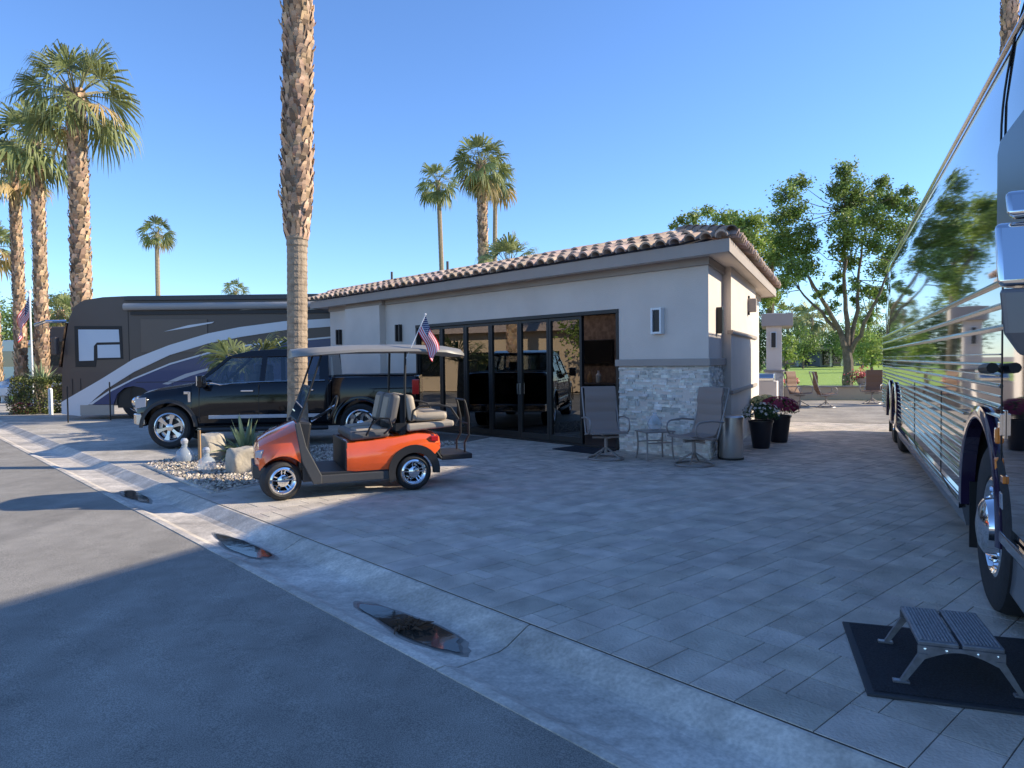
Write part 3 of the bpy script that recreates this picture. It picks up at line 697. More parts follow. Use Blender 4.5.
# stacked stone facing
def stones(m, o, ex, nrm, L, z0, z1, rng):
    z = z0
    while z < z1-.01:
        h = rng.choice([.028, .035, .045, .05]); h = min(h, z1-z); x = 0
        while x < L-.01:
            w_ = min(rng.uniform(.06, .22), L-x); t = rng.choice([.68, .82, .92, 1.0, 1.05, 1.12, 1.2]); m.tone = (t*rng.uniform(.97, 1.03), t, t*rng.uniform(.93, 1.03))
            dp = rng.uniform(.002, .032)
            a = o+ex*(x+.002); b = o+ex*(x+w_-.002); q = nrm*dp; zz = Vector((0, 0, z+.002)); z2 = Vector((0, 0, z+h-.002)); e = nrm*-.02
            n0 = len(m.v); m.v += [tuple(p) for p in (a+e+zz, b+e+zz, b+e+z2, a+e+z2, a+q+zz, b+q+zz+nrm*rng.uniform(-.004, .004), b+q+z2, a+q+z2+nrm*rng.uniform(-.004, .004))]
            for f in ((4, 5, 6, 7), (0, 1, 5, 4), (1, 2, 6, 5), (2, 3, 7, 6), (3, 0, 4, 7)): m.face([n0+i for i in f])
            x += w_
        z += h
m = MB(); m.hast = True
ex = Vector((1, 0, 0)); stones(m, Vector((-1.82, .01, 0)), ex, Vector((0, -1, 0)), 1.85, 0, 1.5, rng)
e2 = Vector((CX, CY, 0)); n2 = Vector((CY, -CX, 0)); stones(m, Vector((0.012, 0, 0)), e2, n2, 1.49, 0, 1.5, rng)
m.build('stone_facing', 'stone', bld, rec=True)
# folding doors
X = [-8.13, -7.15, -6.25, -5.38, -4.46, -3.61, -2.73]
fr = MB(); yd = .06
fr.box((-4.975, yd, 2.485), (6.31, .16, .07)); fr.box((-8.10, yd, 1.24), (.06, .15, 2.42)); fr.box((-1.85, yd, 1.24), (.06, .15, 2.42)); fr.box((-4.975, yd, .018), (6.19, .15, .036))
fr.build('door_frame', 'bronze', bld, bevel=.004)
for i in range(6):
    a, b = X[i]+.03 if i == 0 else X[i], X[i+1]
    f = MB(); w_ = .058; z0, z1 = .04, 2.445
    f.box((a+w_/2+.004, yd, (z0+z1)/2), (w_, .07, z1-z0)); f.box((b-w_/2-.004, yd, (z0+z1)/2), (w_, .07, z1-z0))
    f.box(((a+b)/2, yd, z1-w_/2), (b-a-2*w_-.008, .068, w_)); f.box(((a+b)/2, yd, z0+.06), (b-a-2*w_-.008, .068, .12))
    d = f.build('glass_door', 'bronze', bld, bevel=.003)
    g = MB(); g.box(((a+b)/2, yd+.002*(i % 2), (z0+z1)/2+.03), (b-a-2*w_-.0, .008, z1-z0-.18)); g.build('pane', 'door_glass', d)
    if i in (3, 4): h = MB(); h.box(((b-.035) if i == 3 else (a+.035), yd-.055, 1.05), (.02, .03, .22)); h.build('handle', 'brushed', d)
# wood-lined open end post and interior shell
m = MB()
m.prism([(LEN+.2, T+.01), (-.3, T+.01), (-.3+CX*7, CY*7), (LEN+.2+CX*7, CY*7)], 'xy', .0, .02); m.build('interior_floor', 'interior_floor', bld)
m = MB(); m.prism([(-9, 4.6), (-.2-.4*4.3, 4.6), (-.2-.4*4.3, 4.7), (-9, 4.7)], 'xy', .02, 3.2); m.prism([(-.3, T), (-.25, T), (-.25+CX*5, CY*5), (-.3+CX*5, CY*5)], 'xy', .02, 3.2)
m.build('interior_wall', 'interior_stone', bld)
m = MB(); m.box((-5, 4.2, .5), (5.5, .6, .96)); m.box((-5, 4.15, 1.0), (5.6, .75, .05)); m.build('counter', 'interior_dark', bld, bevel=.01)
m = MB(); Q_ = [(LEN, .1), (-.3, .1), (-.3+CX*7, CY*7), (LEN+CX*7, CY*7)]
for i in range(4): j = (i+1) % 4; m.prism([Q_[i], Q_[j], added_skylight[j], added_skylight[i]], 'xy', 2.9, 2.95)
for i in range(4): j = (i+1) % 4; m.poly([(*added_skylight[i], 2.9), (*added_skylight[j], 2.9), (*added_skylight[j], 3.735), (*added_skylight[i], 3.735)])
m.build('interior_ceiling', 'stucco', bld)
# side door
m = MB(); m.prism([sp(6.1, -.16), sp(7.1, -.16), sp(7.1, -.1), sp(6.1, -.1)], 'xy', 0, 2.4); m.build('side_door', 'bronze', bld)
def loc(x, y, z=0): return K+Vector((x*.670+y*.742, -x*.742+y*.670, z))
# things inside
def barstool():
    e = thing('bar_stool', '', 'stool'); m = MB(); m.box((0, 0, .74), (.42, .42, .06)); m.build('seat', 'black', e, bevel=.015)
    m = MB(); m.tube(bez((-.19, .19, .76), (-.2, .27, 1.2), (0, .26, 1.22), 6), .014, 6); m.tube(bez((.19, .19, .76), (.2, .27, 1.2), (0, .26, 1.22), 6), .014, 6)
    for x in (-.1, 0, .1): m.tube([(x, .2, .76), (x, .26, 1.19)], .009, 5)
    m.build('backrest', 'brushed', e)
    for x in (-1, 1):
        for y in (-1, 1): m = MB(); m.tube([(x*.17, y*.17, .72), (x*.22, y*.22, 0)], .015, 6); m.build('leg', 'black', e)
    return e
bs = barstool(); bs.location = loc(-5.9, 1.3, .02); bs.rotation_euler.z = BR+2.8; bs['label'] = 'metal backed stool inside, behind the fourth glass door from the right'; bs['group'] = 'stools inside the casita'
dup(bs, loc(-6.7, 1.5, .02), BR+2.5, 'metal backed stool inside, further left and half dark behind the doors')
dup(bs, loc(-3.1, 2.6, .02), BR+2.9, 'stool standing deep inside near the open end of the doors')
e = thing('television', 'dark television on the inner wall seen through the open doorway', 'television', loc(-6.3, 4.55, 1.85), BR); m = MB(); m.box((0, 0, 0), (1.1, .05, .64)); b_ = m.build('casing', 'black', e, bevel=.01); m = MB(); m.box((0, -.028, 0), (1.05, .006, .59)); m.build('screen', 'screen', e)
rng = random.Random(2)
def jar(label, x, y, z, r, h, mt, group=None):
    m = MB(); m.lathe([(r*.8, 0), (r, .1*h), (r, .65*h), (r*.45, .8*h), (r*.4, h)], n=12); o = m.build('counter_jar', mt, None, smooth=True, loc=loc(x, y, z)); tag(o, label, 'jar', group)
jar('pale jar on the counter inside the open doorway, left one', -6.65, 4.2, 1.03, .09, .25, 'white_paint'); jar('pale jar on the counter inside the open doorway, right one', -5.95, 4.2, 1.03, .07, .32, 'white_paint')
jar('brown bottle between the pale jars on the counter inside', -6.3, 4.25, 1.03, .06, .3, 'wood')
# sconces
def sconce(x, y, z, rz, label, w_=.22, h=.44, fm='white_paint'):
    e = thing('wall_sconce', label, 'wall lamp', loc(x, y, z), rz, 'slot lamps on the casita walls')
    m = MB(); m.box((-w_/2+.02, -.05, 0), (.035, .10, h)); m.box((w_/2-.02, -.05, 0), (.035, .10, h)); m.box((0, -.05, h/2-.02), (w_-.075, .10, .035)); m.box((0, -.05, -h/2+.02), (w_-.075, .10, .035)); m.build('frame', fm, e, bevel=.003)
    m = MB(); m.box((0, -.035, 0), (w_-.078, .07, h-.08)); m.build('lamp_box', 'bronze', e)
sconce(-.95, 0, 2.26, BR, 'white framed slot lamp on the front wall above the stone, right of the doors')
so_ = atan2(CY, CX)
sconce(sp(.85)[0], sp(.85)[1], 2.26, BR+so_, 'slot lamp round the corner on the sunlit side wall', .15, .44, 'bronze')
for x, y, lab in ((-11.88, 0, 'twin bar dark lamp near the far left end of the front wall'), (-8.83, 0, 'twin bar dark lamp on the front wall between the projecting panel and the doors')):
    e = thing('wall_sconce', lab, 'wall lamp', loc(x, y, 2.36), BR, 'twin bar lamps on the casita front')
    for q in (-.075, .075): m = MB(); m.box((q, -.05, 0), (.055, .08, .42)); m.build('lamp_bar', 'bronze', e)
    m = MB(); m.box((0, -.01, 0), (.09, .02, .1)); m.build('back_plate', 'white_paint', e)
s_ = 4.1; e = thing('wall_speaker', 'small grey wedge speaker high on the side wall pilaster', 'speaker', loc(*sp(s_, .17), 2.72), BR+so_)
m = MB(); m.prism([(-.10, 0), (.10, 0), (.06, -.17), (-.06, -.17)], 'xy', -.14, .14); m.build('cabinet', 'trim', e, bevel=.02); m = MB(); m.box((0, -.015, 0), (.05, .04, .4)); m.build('bracket', 'bronze', e)
# door mat in front of the open end
m = MB(); m.box((0, 0, .011), (1.0, .6, .018)); tag(m.build('door_mat', 'mat_pile', None, loc=loc(-2.3, -.42), rz=BR, bevel=.004), 'dark thin mat on the pavers at the open door behind the chair', 'mat')
#@@PATIO
# ================================================================= FURNITURE BY THE STONE WALL
def swivel(label, loc_, rz, sling='sling', ped=True, group='sling chairs by the stone wall'):
    e = thing('patio_chair', label, 'chair', loc_, rz, group)       # faces -Y
    def sl(pts, th, w_, k=10):
        m = MB(); secs = []
        for i, (y, z) in enumerate(pts):
            a = pts[max(0, i-1)]; b = pts[min(len(pts)-1, i+1)]; dy, dz = b[0]-a[0], b[1]-a[1]; L = sqrt(dy*dy+dz*dz); ny, nz = -dz/L*th, dy/L*th
            secs.append([(-w_/2, y, z), (w_/2, y, z), (w_/2, y+ny, z+nz), (-w_/2, y+ny, z+nz)])
        m.loft(secs); return m
    bk = []
    for i in range(33):
        t = i/32; y = .20+.24*t+.05*sin(t*pi*1.6); z = .42+.74*t; y -= .012*abs(sin(t*4.5*pi)); bk.append((y, z))
    sl(bk, .035, .52).build('backrest', sling, e, smooth=True)
    st = [(-.27+.48*i/16, .45-.035*sin(i/16*pi)+(.0 if i else -.02)) for i in range(17)]
    sl(st, .03, .52).build('seat', sling, e, smooth=True)
    for x in (-1, 1):
        m = MB(); X_ = x*.285
        m.tube([(X_, -.27, .44), (X_, .20, .41), (X_, .27, .60), (X_, .34, .80), (X_, .45, 1.16)], .015, 7); m.build('side_rail', 'frame_taupe', e, smooth=True)
        m = MB(); X_ = x*.32
        pts = [(X_, .30, .66), (X_, .05, .685), (X_, -.16, .675)]+[(X_, -.16-.10*sin(a), .675-.11*(1-cos(a))) for a in (.5, 1.0, 1.6, 2.2, 2.7, 3.14)]+[(X_, -.08, .43), (X_, .1, .40)]
        m.tube(pts, .014, 7); m.build('armrest', 'frame_taupe', e, smooth=True)
    m = MB(); m.tube([(-.28, .45, 1.16), (.28, .45, 1.16)], .014, 6); m.build('head_bar', 'frame_taupe', e); m = MB(); m.tube([(-.28, -.27, .44), (.28, -.27, .44)], .014, 6); m.tube([(-.28, .2, .40), (.28, .2, .40)], .014, 6)
    m.box((0, 0, .36), (.44, .05, .03)); m.box((0, 0, .37), (.05, .4, .03)); m.build('under_frame', 'frame_taupe', e)
    m = MB()
    if ped:
        m.tube([(0, 0, .10), (0, 0, .36)], .028, 10)
        for k in range(4):
            a = k*pi/2+.6; m.tube(bez((0, 0, .20), (cos(a)*.14, sin(a)*.14, .11), (cos(a)*.29, sin(a)*.29, .03), 5), .014, 6)
        m.tube([(cos(a)*.29, sin(a)*.29, .018) for a in [2*pi*i/28 for i in range(28)]], .016, 6, closed=True)
    m.build('swivel_base', 'frame_taupe', e, smooth=True)
    return e
swivel('taupe sling chair facing the driveway in front of the open doorway', G(606, 459), rad(8))
swivel('taupe sling chair turned sideways between side table and bin', G(694, 465), rad(-62))
e = thing('side_table', 'low taupe side table between the two sling chairs', 'table', G(655, 459), rad(15))
m = MB(); m.box((0, 0, .455), (.52, .42, .025)); m.build('table_top', 'frame_taupe', e, bevel=.01)
for x in (-1, 1):
    for y in (-1, 1): m = MB(); m.tube(bez((x*.23, y*.18, .44), (x*.2, y*.16, .2), (x*.24, y*.2, 0), 5), .014, 6); m.build('leg', 'frame_taupe', e, smooth=True)
m = MB(); m.box((0, -.17, .28), (.42, .018, .018)); m.box((0, .17, .28), (.42, .018, .018)); m.build('stretcher', 'frame_taupe', e)
tl = G(655, 459); e = thing('glass_vase', 'round green tinted glass vase on the side table', 'vase', (tl.x, tl.y, .469))
m = MB(); m.lathe([(.05, 0), (.10, .03), (.125, .10), (.10, .17), (.045, .235), (.03, .27), (.034, .285)], n=20); m.build('glass_body', 'frosted', e, smooth=True)
m = MB(); m.hast = True; rng = random.Random(1); leafball(m, Vector((0, 0, .1)), .075, 120, .03, rng); m.build('moss_filling', 'agave_leaf', e, rec=False)
# bins
e = thing('trash_can', 'half round brushed steel bin standing against the stone corner', 'bin', G(731, 459), BR)
m = MB(); m.lathe([(.185, .03), (.19, .05), (.19, .62)], n=28); m.build('body', 'brushed', e, smooth=True)
m = MB(); m.lathe([(.197, .62), (.197, .68), (.18, .70), (.0, .71)], n=28); m.build('lid', 'brushed', e, smooth=True)
m = MB(); m.box((-.16, .08, .35), (.12, .26, .68)); m.build('back_box', 'black_trim', e, bevel=.01); m = MB(); m.lathe([(.20, 0), (.20, .03)], n=28); m.build('base_ring', 'black', e)
# flower pots
def potplant(label, loc_, r, h, petals, rm, seed, nfl, fr=.028, group='potted chrysanthemums by the side wall'):
    e = thing('flower_pot', label, 'potted plant', loc_, .3, group); rng = random.Random(seed)
    m = MB(); m.lathe([(r*.66, 0), (r*.7, .02), (r*.97, h-.04), (r*1.04, h-.04), (r*1.04, h), (r*.9, h), (r*.9, h-.04), (0, h-.05)], n=20); m.build('pot', 'pot', e, smooth=True)
    m = MB(); m.hast = True; c = Vector((0, 0, h+rm*.30))
    for i in range(1500):
        d = Vector((rng.gauss(0, 1), rng.gauss(0, 1), rng.gauss(0, 1))).normalized(); q = rng.uniform(.55, 1)
        if d.z < -.35: continue
        m.tone = rng.uniform(.6, 1.3); m.leaf(c+Vector((d.x*rm*q, d.y*rm*q, d.z*rm*.62*q)), .045, rng)
    m.build('foliage', 'mum_leaf', e, rec=False)
    m = MB(); m.hast = True
    for i in range(nfl):
        d = Vector((rng.gauss(0, 1), rng.gauss(0, 1), abs(rng.gauss(.2, .8)))).normalized(); p = c+Vector((d.x*rm, d.y*rm, d.z*rm*.66))*rng.uniform(.95, 1.06)
        a = d.orthogonal().normalized(); b_ = d.cross(a); m.tone = rng.uniform(.7, 1.15); s2 = fr*rng.uniform(.7, 1.3)
        m.poly([p+(a*cos(t)+b_*sin(t))*s2*(1 if k % 2 else .6)+d*(.004 if k % 2 else 0) for k, t in enumerate([2*pi*k/10 for k in range(10)])])
    m.build('blossoms', petals, e, rec=False)
    return e
potplant('tapered black pot of white chrysanthemums nearest the bin', G(761, 448), .21, .50, 'petal_white', .34, 1, 130)
potplant('black pot of dark red chrysanthemums right of the white ones', G(779, 442), .22, .52, 'petal_burgundy', .37, 2, 330, .036)
potplant('pale yellow chrysanthemums behind the white and red ones', G(764, 434), .22, .55, 'petal_yellow', .30, 3, 260, .034)

# ================================================================= REAR PATIO
pil = thing('patio_pillar', 'pale stucco pillar with stone foot and projecting beam at the back patio', 'pillar', gp(774, 24.5), rad(-20))
m = MB(); m.box((0, 0, 2.15), (.50, .5, 2.0)); m.build('shaft', 'stucco', pil, bevel=.01); m = MB(); m.box((0, 0, .575), (.6, .6, 1.15)); m.build('stone_foot', 'stone', pil, bevel=.02)
m = MB(); m.box((.1, .9, 2.92), (1.0, 2.6, .42)); m.build('beam', 'trim', pil, bevel=.01); m = MB(); m.box((0, 0, 1.19), (.68, .68, .07)); m.build('cap', 'trim', pil, bevel=.01)
e = thing('wall_sconce', 'dark slot lamp on the back patio pillar', 'wall lamp', D(773.5, 340, 24.2), rad(-20)); m = MB(); m.box((0, 0, 0), (.14, .1, .5)); m.build('lamp_box', 'bronze', e, bevel=.01)
m = MB(); m.box((0, .053, 0), (.2, .008, .56)); m.build('back_plate', 'white_paint', e)
e = thing('patio_grill', 'stainless grill beside the back patio pillar', 'grill', gp(762.5, 22.6), rad(-25))
m = MB(); m.box((0, 0, .45), (.9, .6, .9)); m.build('cabinet', 'stucco', e, bevel=.01); m = MB(); m.prism([(-.28, .9), (.28, .9), (.28, 1.02), (.16, 1.14), (-.2, 1.12), (-.28, 1.0)], 'yz', -.36, .36); m.build('hood', 'brushed', e, bevel=.02)
m = MB(); m.tube([(-.3, -.32, 1.0), (.3, -.32, 1.0)], .014, 8); m.build('handle', 'chrome', e)
e = thing('planter_box', 'grey planter with red flowers between pillar and brown chair', 'planter', gp(786, 24.6), rad(-15)); m = MB(); m.box((0, 0, .3), (.9, .5, .6)); m.build('box', 'trim', e, bevel=.01)
m = MB(); m.hast = True; rng = random.Random(4)
for i in range(300): m.tone = rng.uniform(.6, 1.2); m.leaf(Vector((rng.uniform(-.4, .4), rng.uniform(-.2, .2), rng.uniform(.6, .82))), .06, rng)
m.build('foliage', 'mum_leaf', e, rec=False); m = MB(); m.hast = True
for i in range(170): m.tone = rng.uniform(.7, 1.2); m.leaf(Vector((rng.uniform(-.42, .42), rng.uniform(-.24, .2), rng.uniform(.72, .92))), .075, rng, asp=.9)
m.build('blossoms', 'petal_pink', e, rec=False)
GRP = 'brown chairs on the back patio'
swivel('brown sling chair on the back patio nearest the pillar', gp(800, 23.6), rad(35), 'brown_sling', group=GRP)
swivel('brown sling chair seen side on, between the others on the back patio', gp(826, 23.0), rad(80), 'brown_sling', group=GRP)
swivel('brown chair beside the coach end on the back patio', gp(872, 24.5), rad(-40), 'brown_sling', group=GRP)
wl = thing('patio_wall', 'long low stucco wall with pale cap between patio and lawn', 'wall', gp(845, 27.2), rad(-16))
m = MB(); m.box((2, 0, .24), (13.5, .35, .48)); m.build('wall_body', 'tan_wall', wl); m = MB(); m.box((2, 0, .51), (13.6, .46, .06)); m.build('cap', 'patio_concrete', wl, bevel=.01)
e = thing('flower_pot', 'bowl of pink flowers standing on the low patio wall', 'potted plant', D(862, 384, 27.3)*1); e.location.z = .54
m = MB(); m.lathe([(.12, 0), (.26, .26), (.28, .28), (0, .24)], n=16); m.build('bowl', 'trim', e, smooth=True)
m = MB(); m.hast = True
for i in range(260): m.tone = rng.uniform(.7, 1.2); m.leaf(Vector((rng.gauss(0, .2), rng.gauss(0, .16), .36+rng.gauss(0, .13))), .09, rng, asp=.8)
m.build('blossoms', 'petal_pink', e, rec=False)
m = MB(); m.hast = True
for i in range(260): m.tone = rng.uniform(.7, 1.2); m.leaf(Vector((rng.gauss(-.15, .26), rng.gauss(0, .16), .3+rng.gauss(0, .13))), .09, rng)
m.build('foliage', 'mum_leaf', e, rec=False)
# far houses across the lawn
def far_house(px0, px1, Yd, h, label, wallm='grey_panel'):
    a, b = gp(px0, Yd), gp(px1, Yd); L = b.x-a.x; e = thing('far_house', label, 'house', ((a.x+b.x)/2, Yd, .4))
    m = MB(); m.box((0, 3, h/2), (L, 6, h)); m.build('wall', wallm, e)
    m = MB(); m.loft([[(-L/2-.6, -.8, h), (L/2+.6, -.8, h), (L/2+.6, 6.8, h), (-L/2-.6, 6.8, h)], [(-L/2-.6, -.8, h+.25), (L/2+.6, -.8, h+.25), (L/2+.6, 6.8, h+.25), (-L/2-.6, 6.8, h+.25)], [(-L/2+2, 2, h+.9), (L/2-2, 2, h+.9), (L/2-2, 4, h+.9), (-L/2+2, 4, h+.9)]]); m.build('roof', 'grey_roof', e)
    k = max(2, int(L/3.2))
    for i in range(k):
        x = -L/2+L*(i+.5)/k; m = MB(); m.box((x, -.03, 1.15), (L/k*.62, .1, 1.9)); m.build('window', 'dark_glass', e)
        m = MB(); m.box((x+L/k/2-.1, -.06, h/2), (.28, .2, h)); m.build('pilaster', 'stucco', e)
far_house(779, 817, 108, 2.6, 'long low grey house across the lawn left of the forked trunk', 'trim')
far_house(820, 842, 104, 2.4, 'small low house across the lawn just left of the forked trunk')
far_house(857, 884, 110, 2.5, 'dark low house across the lawn between trunk and coach')
#@@COACH
# ================================================================= BIG COACH ON THE RIGHT
CO = NV*.90; CRZ = atan2(.909, .417)
co = thing('motor_coach', 'long black and chrome touring coach parked on the right of the driveway', 'coach', CO, CRZ)
W_ = 2.6; S0, S1 = 2.95, 17.8; FW, DW, TW = 5.3, 13.7, 15.05
def csec(s_, ins=0, drop=0, wi=0):
    o = ins
    half = [(0-o, 1.32), (0-o, 2.5), (-.01-o, 3.1), (-.03-o, 3.4), (-.08-o, 3.6), (-.17-o, 3.73), (-.32-o, 3.80-drop), (-.8-o*.7, 3.84-drop), (-1.3, 3.86-drop)]
    L = [(s_, y, z) for y, z in half]; Rr = [(s_, -W_-y, z) for y, z in half[-2::-1]]
    return L+Rr
m = MB(); secs = [csec(S0+.0, .35, .25), csec(S0+.12, .16, .1), csec(S0+.35, .04, .02), csec(S0+.8)]
for i in range(1, 10): secs.append(csec(S0+.8+i*(S1-.5-S0-.8)/9.5))
secs += [csec(S1-.25, .05, .02), csec(S1-.1, .14, .08), csec(S1, .3, .2)]
m.loft(secs)
m.build('upper_body', 'coach_paint', co, smooth=True, sharp=50)
# lower side skins with wheel openings
AR = [(FW+.42, .55, .68), (DW, .52, .58), (TW, .52, .58)]
low = [(S1-.12, 1.32), (4.9, 1.32)]
def skin(y0, y1, nm, mt): 
    m = MB(); m.prism(archpoly(low, 4.91, S1-.12, .46, AR), 'xz', y0, y1); return m.build(nm, mt, co)
skin(-.05, 0, 'lower_panel', 'steel'); skin(-W_, -W_+.05, 'far_lower_panel', 'steel')
m = MB(); m.prism([(S0+.1, .46), (5.03, .46), (5.03, 1.32), (S0+.1, 1.32)], 'xz', -.05, -.003); m.build('door_panel', 'coach_paint', co, bevel=.01)
m = MB(); m.box(((S0+S1)/2, -W_/2, .78), (S1-S0-1.0, 1.3, 1.06)); m.box((S0+.5, -W_/2, .8), (.9, W_-.14, .95)); m.box(((FW+1.1+DW-.7)/2, -W_/2, .82), (DW-FW-1.8, W_-.12, .9)); m.box((S1-.7, -W_/2, .85), (1.0, W_-.12, .9)); m.build('underbody', 'black', co)
def rail(z, r, s0=5.06, s1=S1-.15, y=.012, nm='side_rail', mt='chrome', hh=None):
    m = MB(); q = hh or r
    m.prism([(0-.01, z-q), (.02, z-q*.8), (.02+r*.6, z), (.02, z+q*.8), (-.01, z+q)], 'yz', s0, s1); return m.build(nm, mt, co, bevel=.003)
for z in (2.04, 1.90, 1.77): rail(z, .02, 3.2, S1-.35, hh=.022, mt='rail_metal')
for z in (1.61, 1.355, 1.48, 1.23): rail(z, .007, 5.08, S1-.3, hh=.006, mt='rail_metal')
for z in (1.545, 1.42, 1.29): rail(z, .016, 5.08, S1-.3, hh=.015, mt='rail_metal')
def railseg(z, r):
    for a, b in ((FW+1.12, DW-.66), (TW+.62, S1-.2)): rail(z, r, a, b, hh=.011 if r > .01 else .005, mt='rail_metal')
for z in (1.16, 1.095, 1.03, .965, .90, .835, .77, .705, .64): railseg(z, .012 if round(z*1000) % 130 == 120 or z in (1.16, 1.03, .9, .77, .64) else .006)
# mirror-polished band between the rails
m = MB(); m.box(((5.08+S1-.3)/2, .003, 1.675), (S1-.3-5.08, .012, .70)); m.build('polished_band', 'steel', co)
m = MB(); m.prism([(-.02, .30), (.0, .30), (.03, .44), (.0, .47), (-.02, .47)], 'yz', FW+1.10, DW-.66); m.build('skirt', 'grey_panel', co)
m = MB(); m.prism([(.005, .44), (.05, .43), (.05, .475), (.005, .485)], 'yz', FW+1.10, DW-.66); m.build('skirt_rail', 'chrome', co)
for s_ in (FW+2.6, FW+5.2):
    m = MB(); m.box((s_, .002, .89), (.006, .006, .8)); m.build('bay_seam', 'black', co)
# drip rail along the roof, window joints
m = MB()
for a, z in ((-.045, 3.46), (-.19, 3.76)): m.tube([(S0+.6, a+.02, z), (S1-.4, a+.02, z)], .016, 6)
m.build('roof_rail', 'rail_metal', co, smooth=True)
m = MB(); m.tube(bez((5.2, .004, 2.9), (5.22, .0, 3.3), (4.9, -.06, 3.62), 8), .007, 6); m.build('pillar_seam', 'black', co)
# door seam, door, handle, lights
m = MB(); m.box((5.065, .004, 1.22), (.03, .022, 1.64)); m.build('door_seam', 'black', co)
d = MB(); d.prism([(4.0, .62), (5.03, .62), (5.03, 2.02), (4.0, 2.02)], 'xz', .0, .014); dr = d.build('entry_door', 'coach_paint', co, bevel=.008)
m = MB(); m.box((4.95, .018, 1.2), (.05, .01, .17)); m.box((4.95, .03, 1.2), (.02, .02, .13)); m.build('handle', 'chrome', dr, bevel=.004)
m = MB(); m.tube([(5.35, .06, 1.52), (5.0, .07, 1.53)], .032, 10); m.build('grab_handle', 'black', co, smooth=True); m = MB(); m.tube([(5.8, .03, 1.5), (5.3, .06, 1.52)], .013, 8); m.build('grab_bar', 'chrome', co, smooth=True)
for z in (1.12, .94):
    m = MB(); m.box((5.12, .022, z), (.05, .03, .10)); m.build('marker_light', 'amber', co, bevel=.012)
m = MB(); m.box((5.12, .008, 1.03), (.10, .01, .34)); m.build('light_bezel', 'chrome', co, bevel=.003)
m = MB(); m.box((4.95, .02, .88), (.07, .02, .045)); m.build('marker_light', 'amber', co, bevel=.005); m = MB(); m.box((4.98, .02, .75), (.09, .02, .10)); m.build('side_lamp', 'white_lens', co, bevel=.008)
m = MB(); m.prism([(S0+.2, .50), (5.04, .50), (5.04, .57), (S0+.2, .57)], 'xz', .0, .035); m.build('sill_rail', 'chrome', co, bevel=.01)
m = MB(); m.prism([(S0+.3, .20), (4.95, .22), (5.04, .49), (S0+.2, .49)], 'xz', -.09, .0); m.build('front_skirt', 'grey_panel', co, bevel=.02)
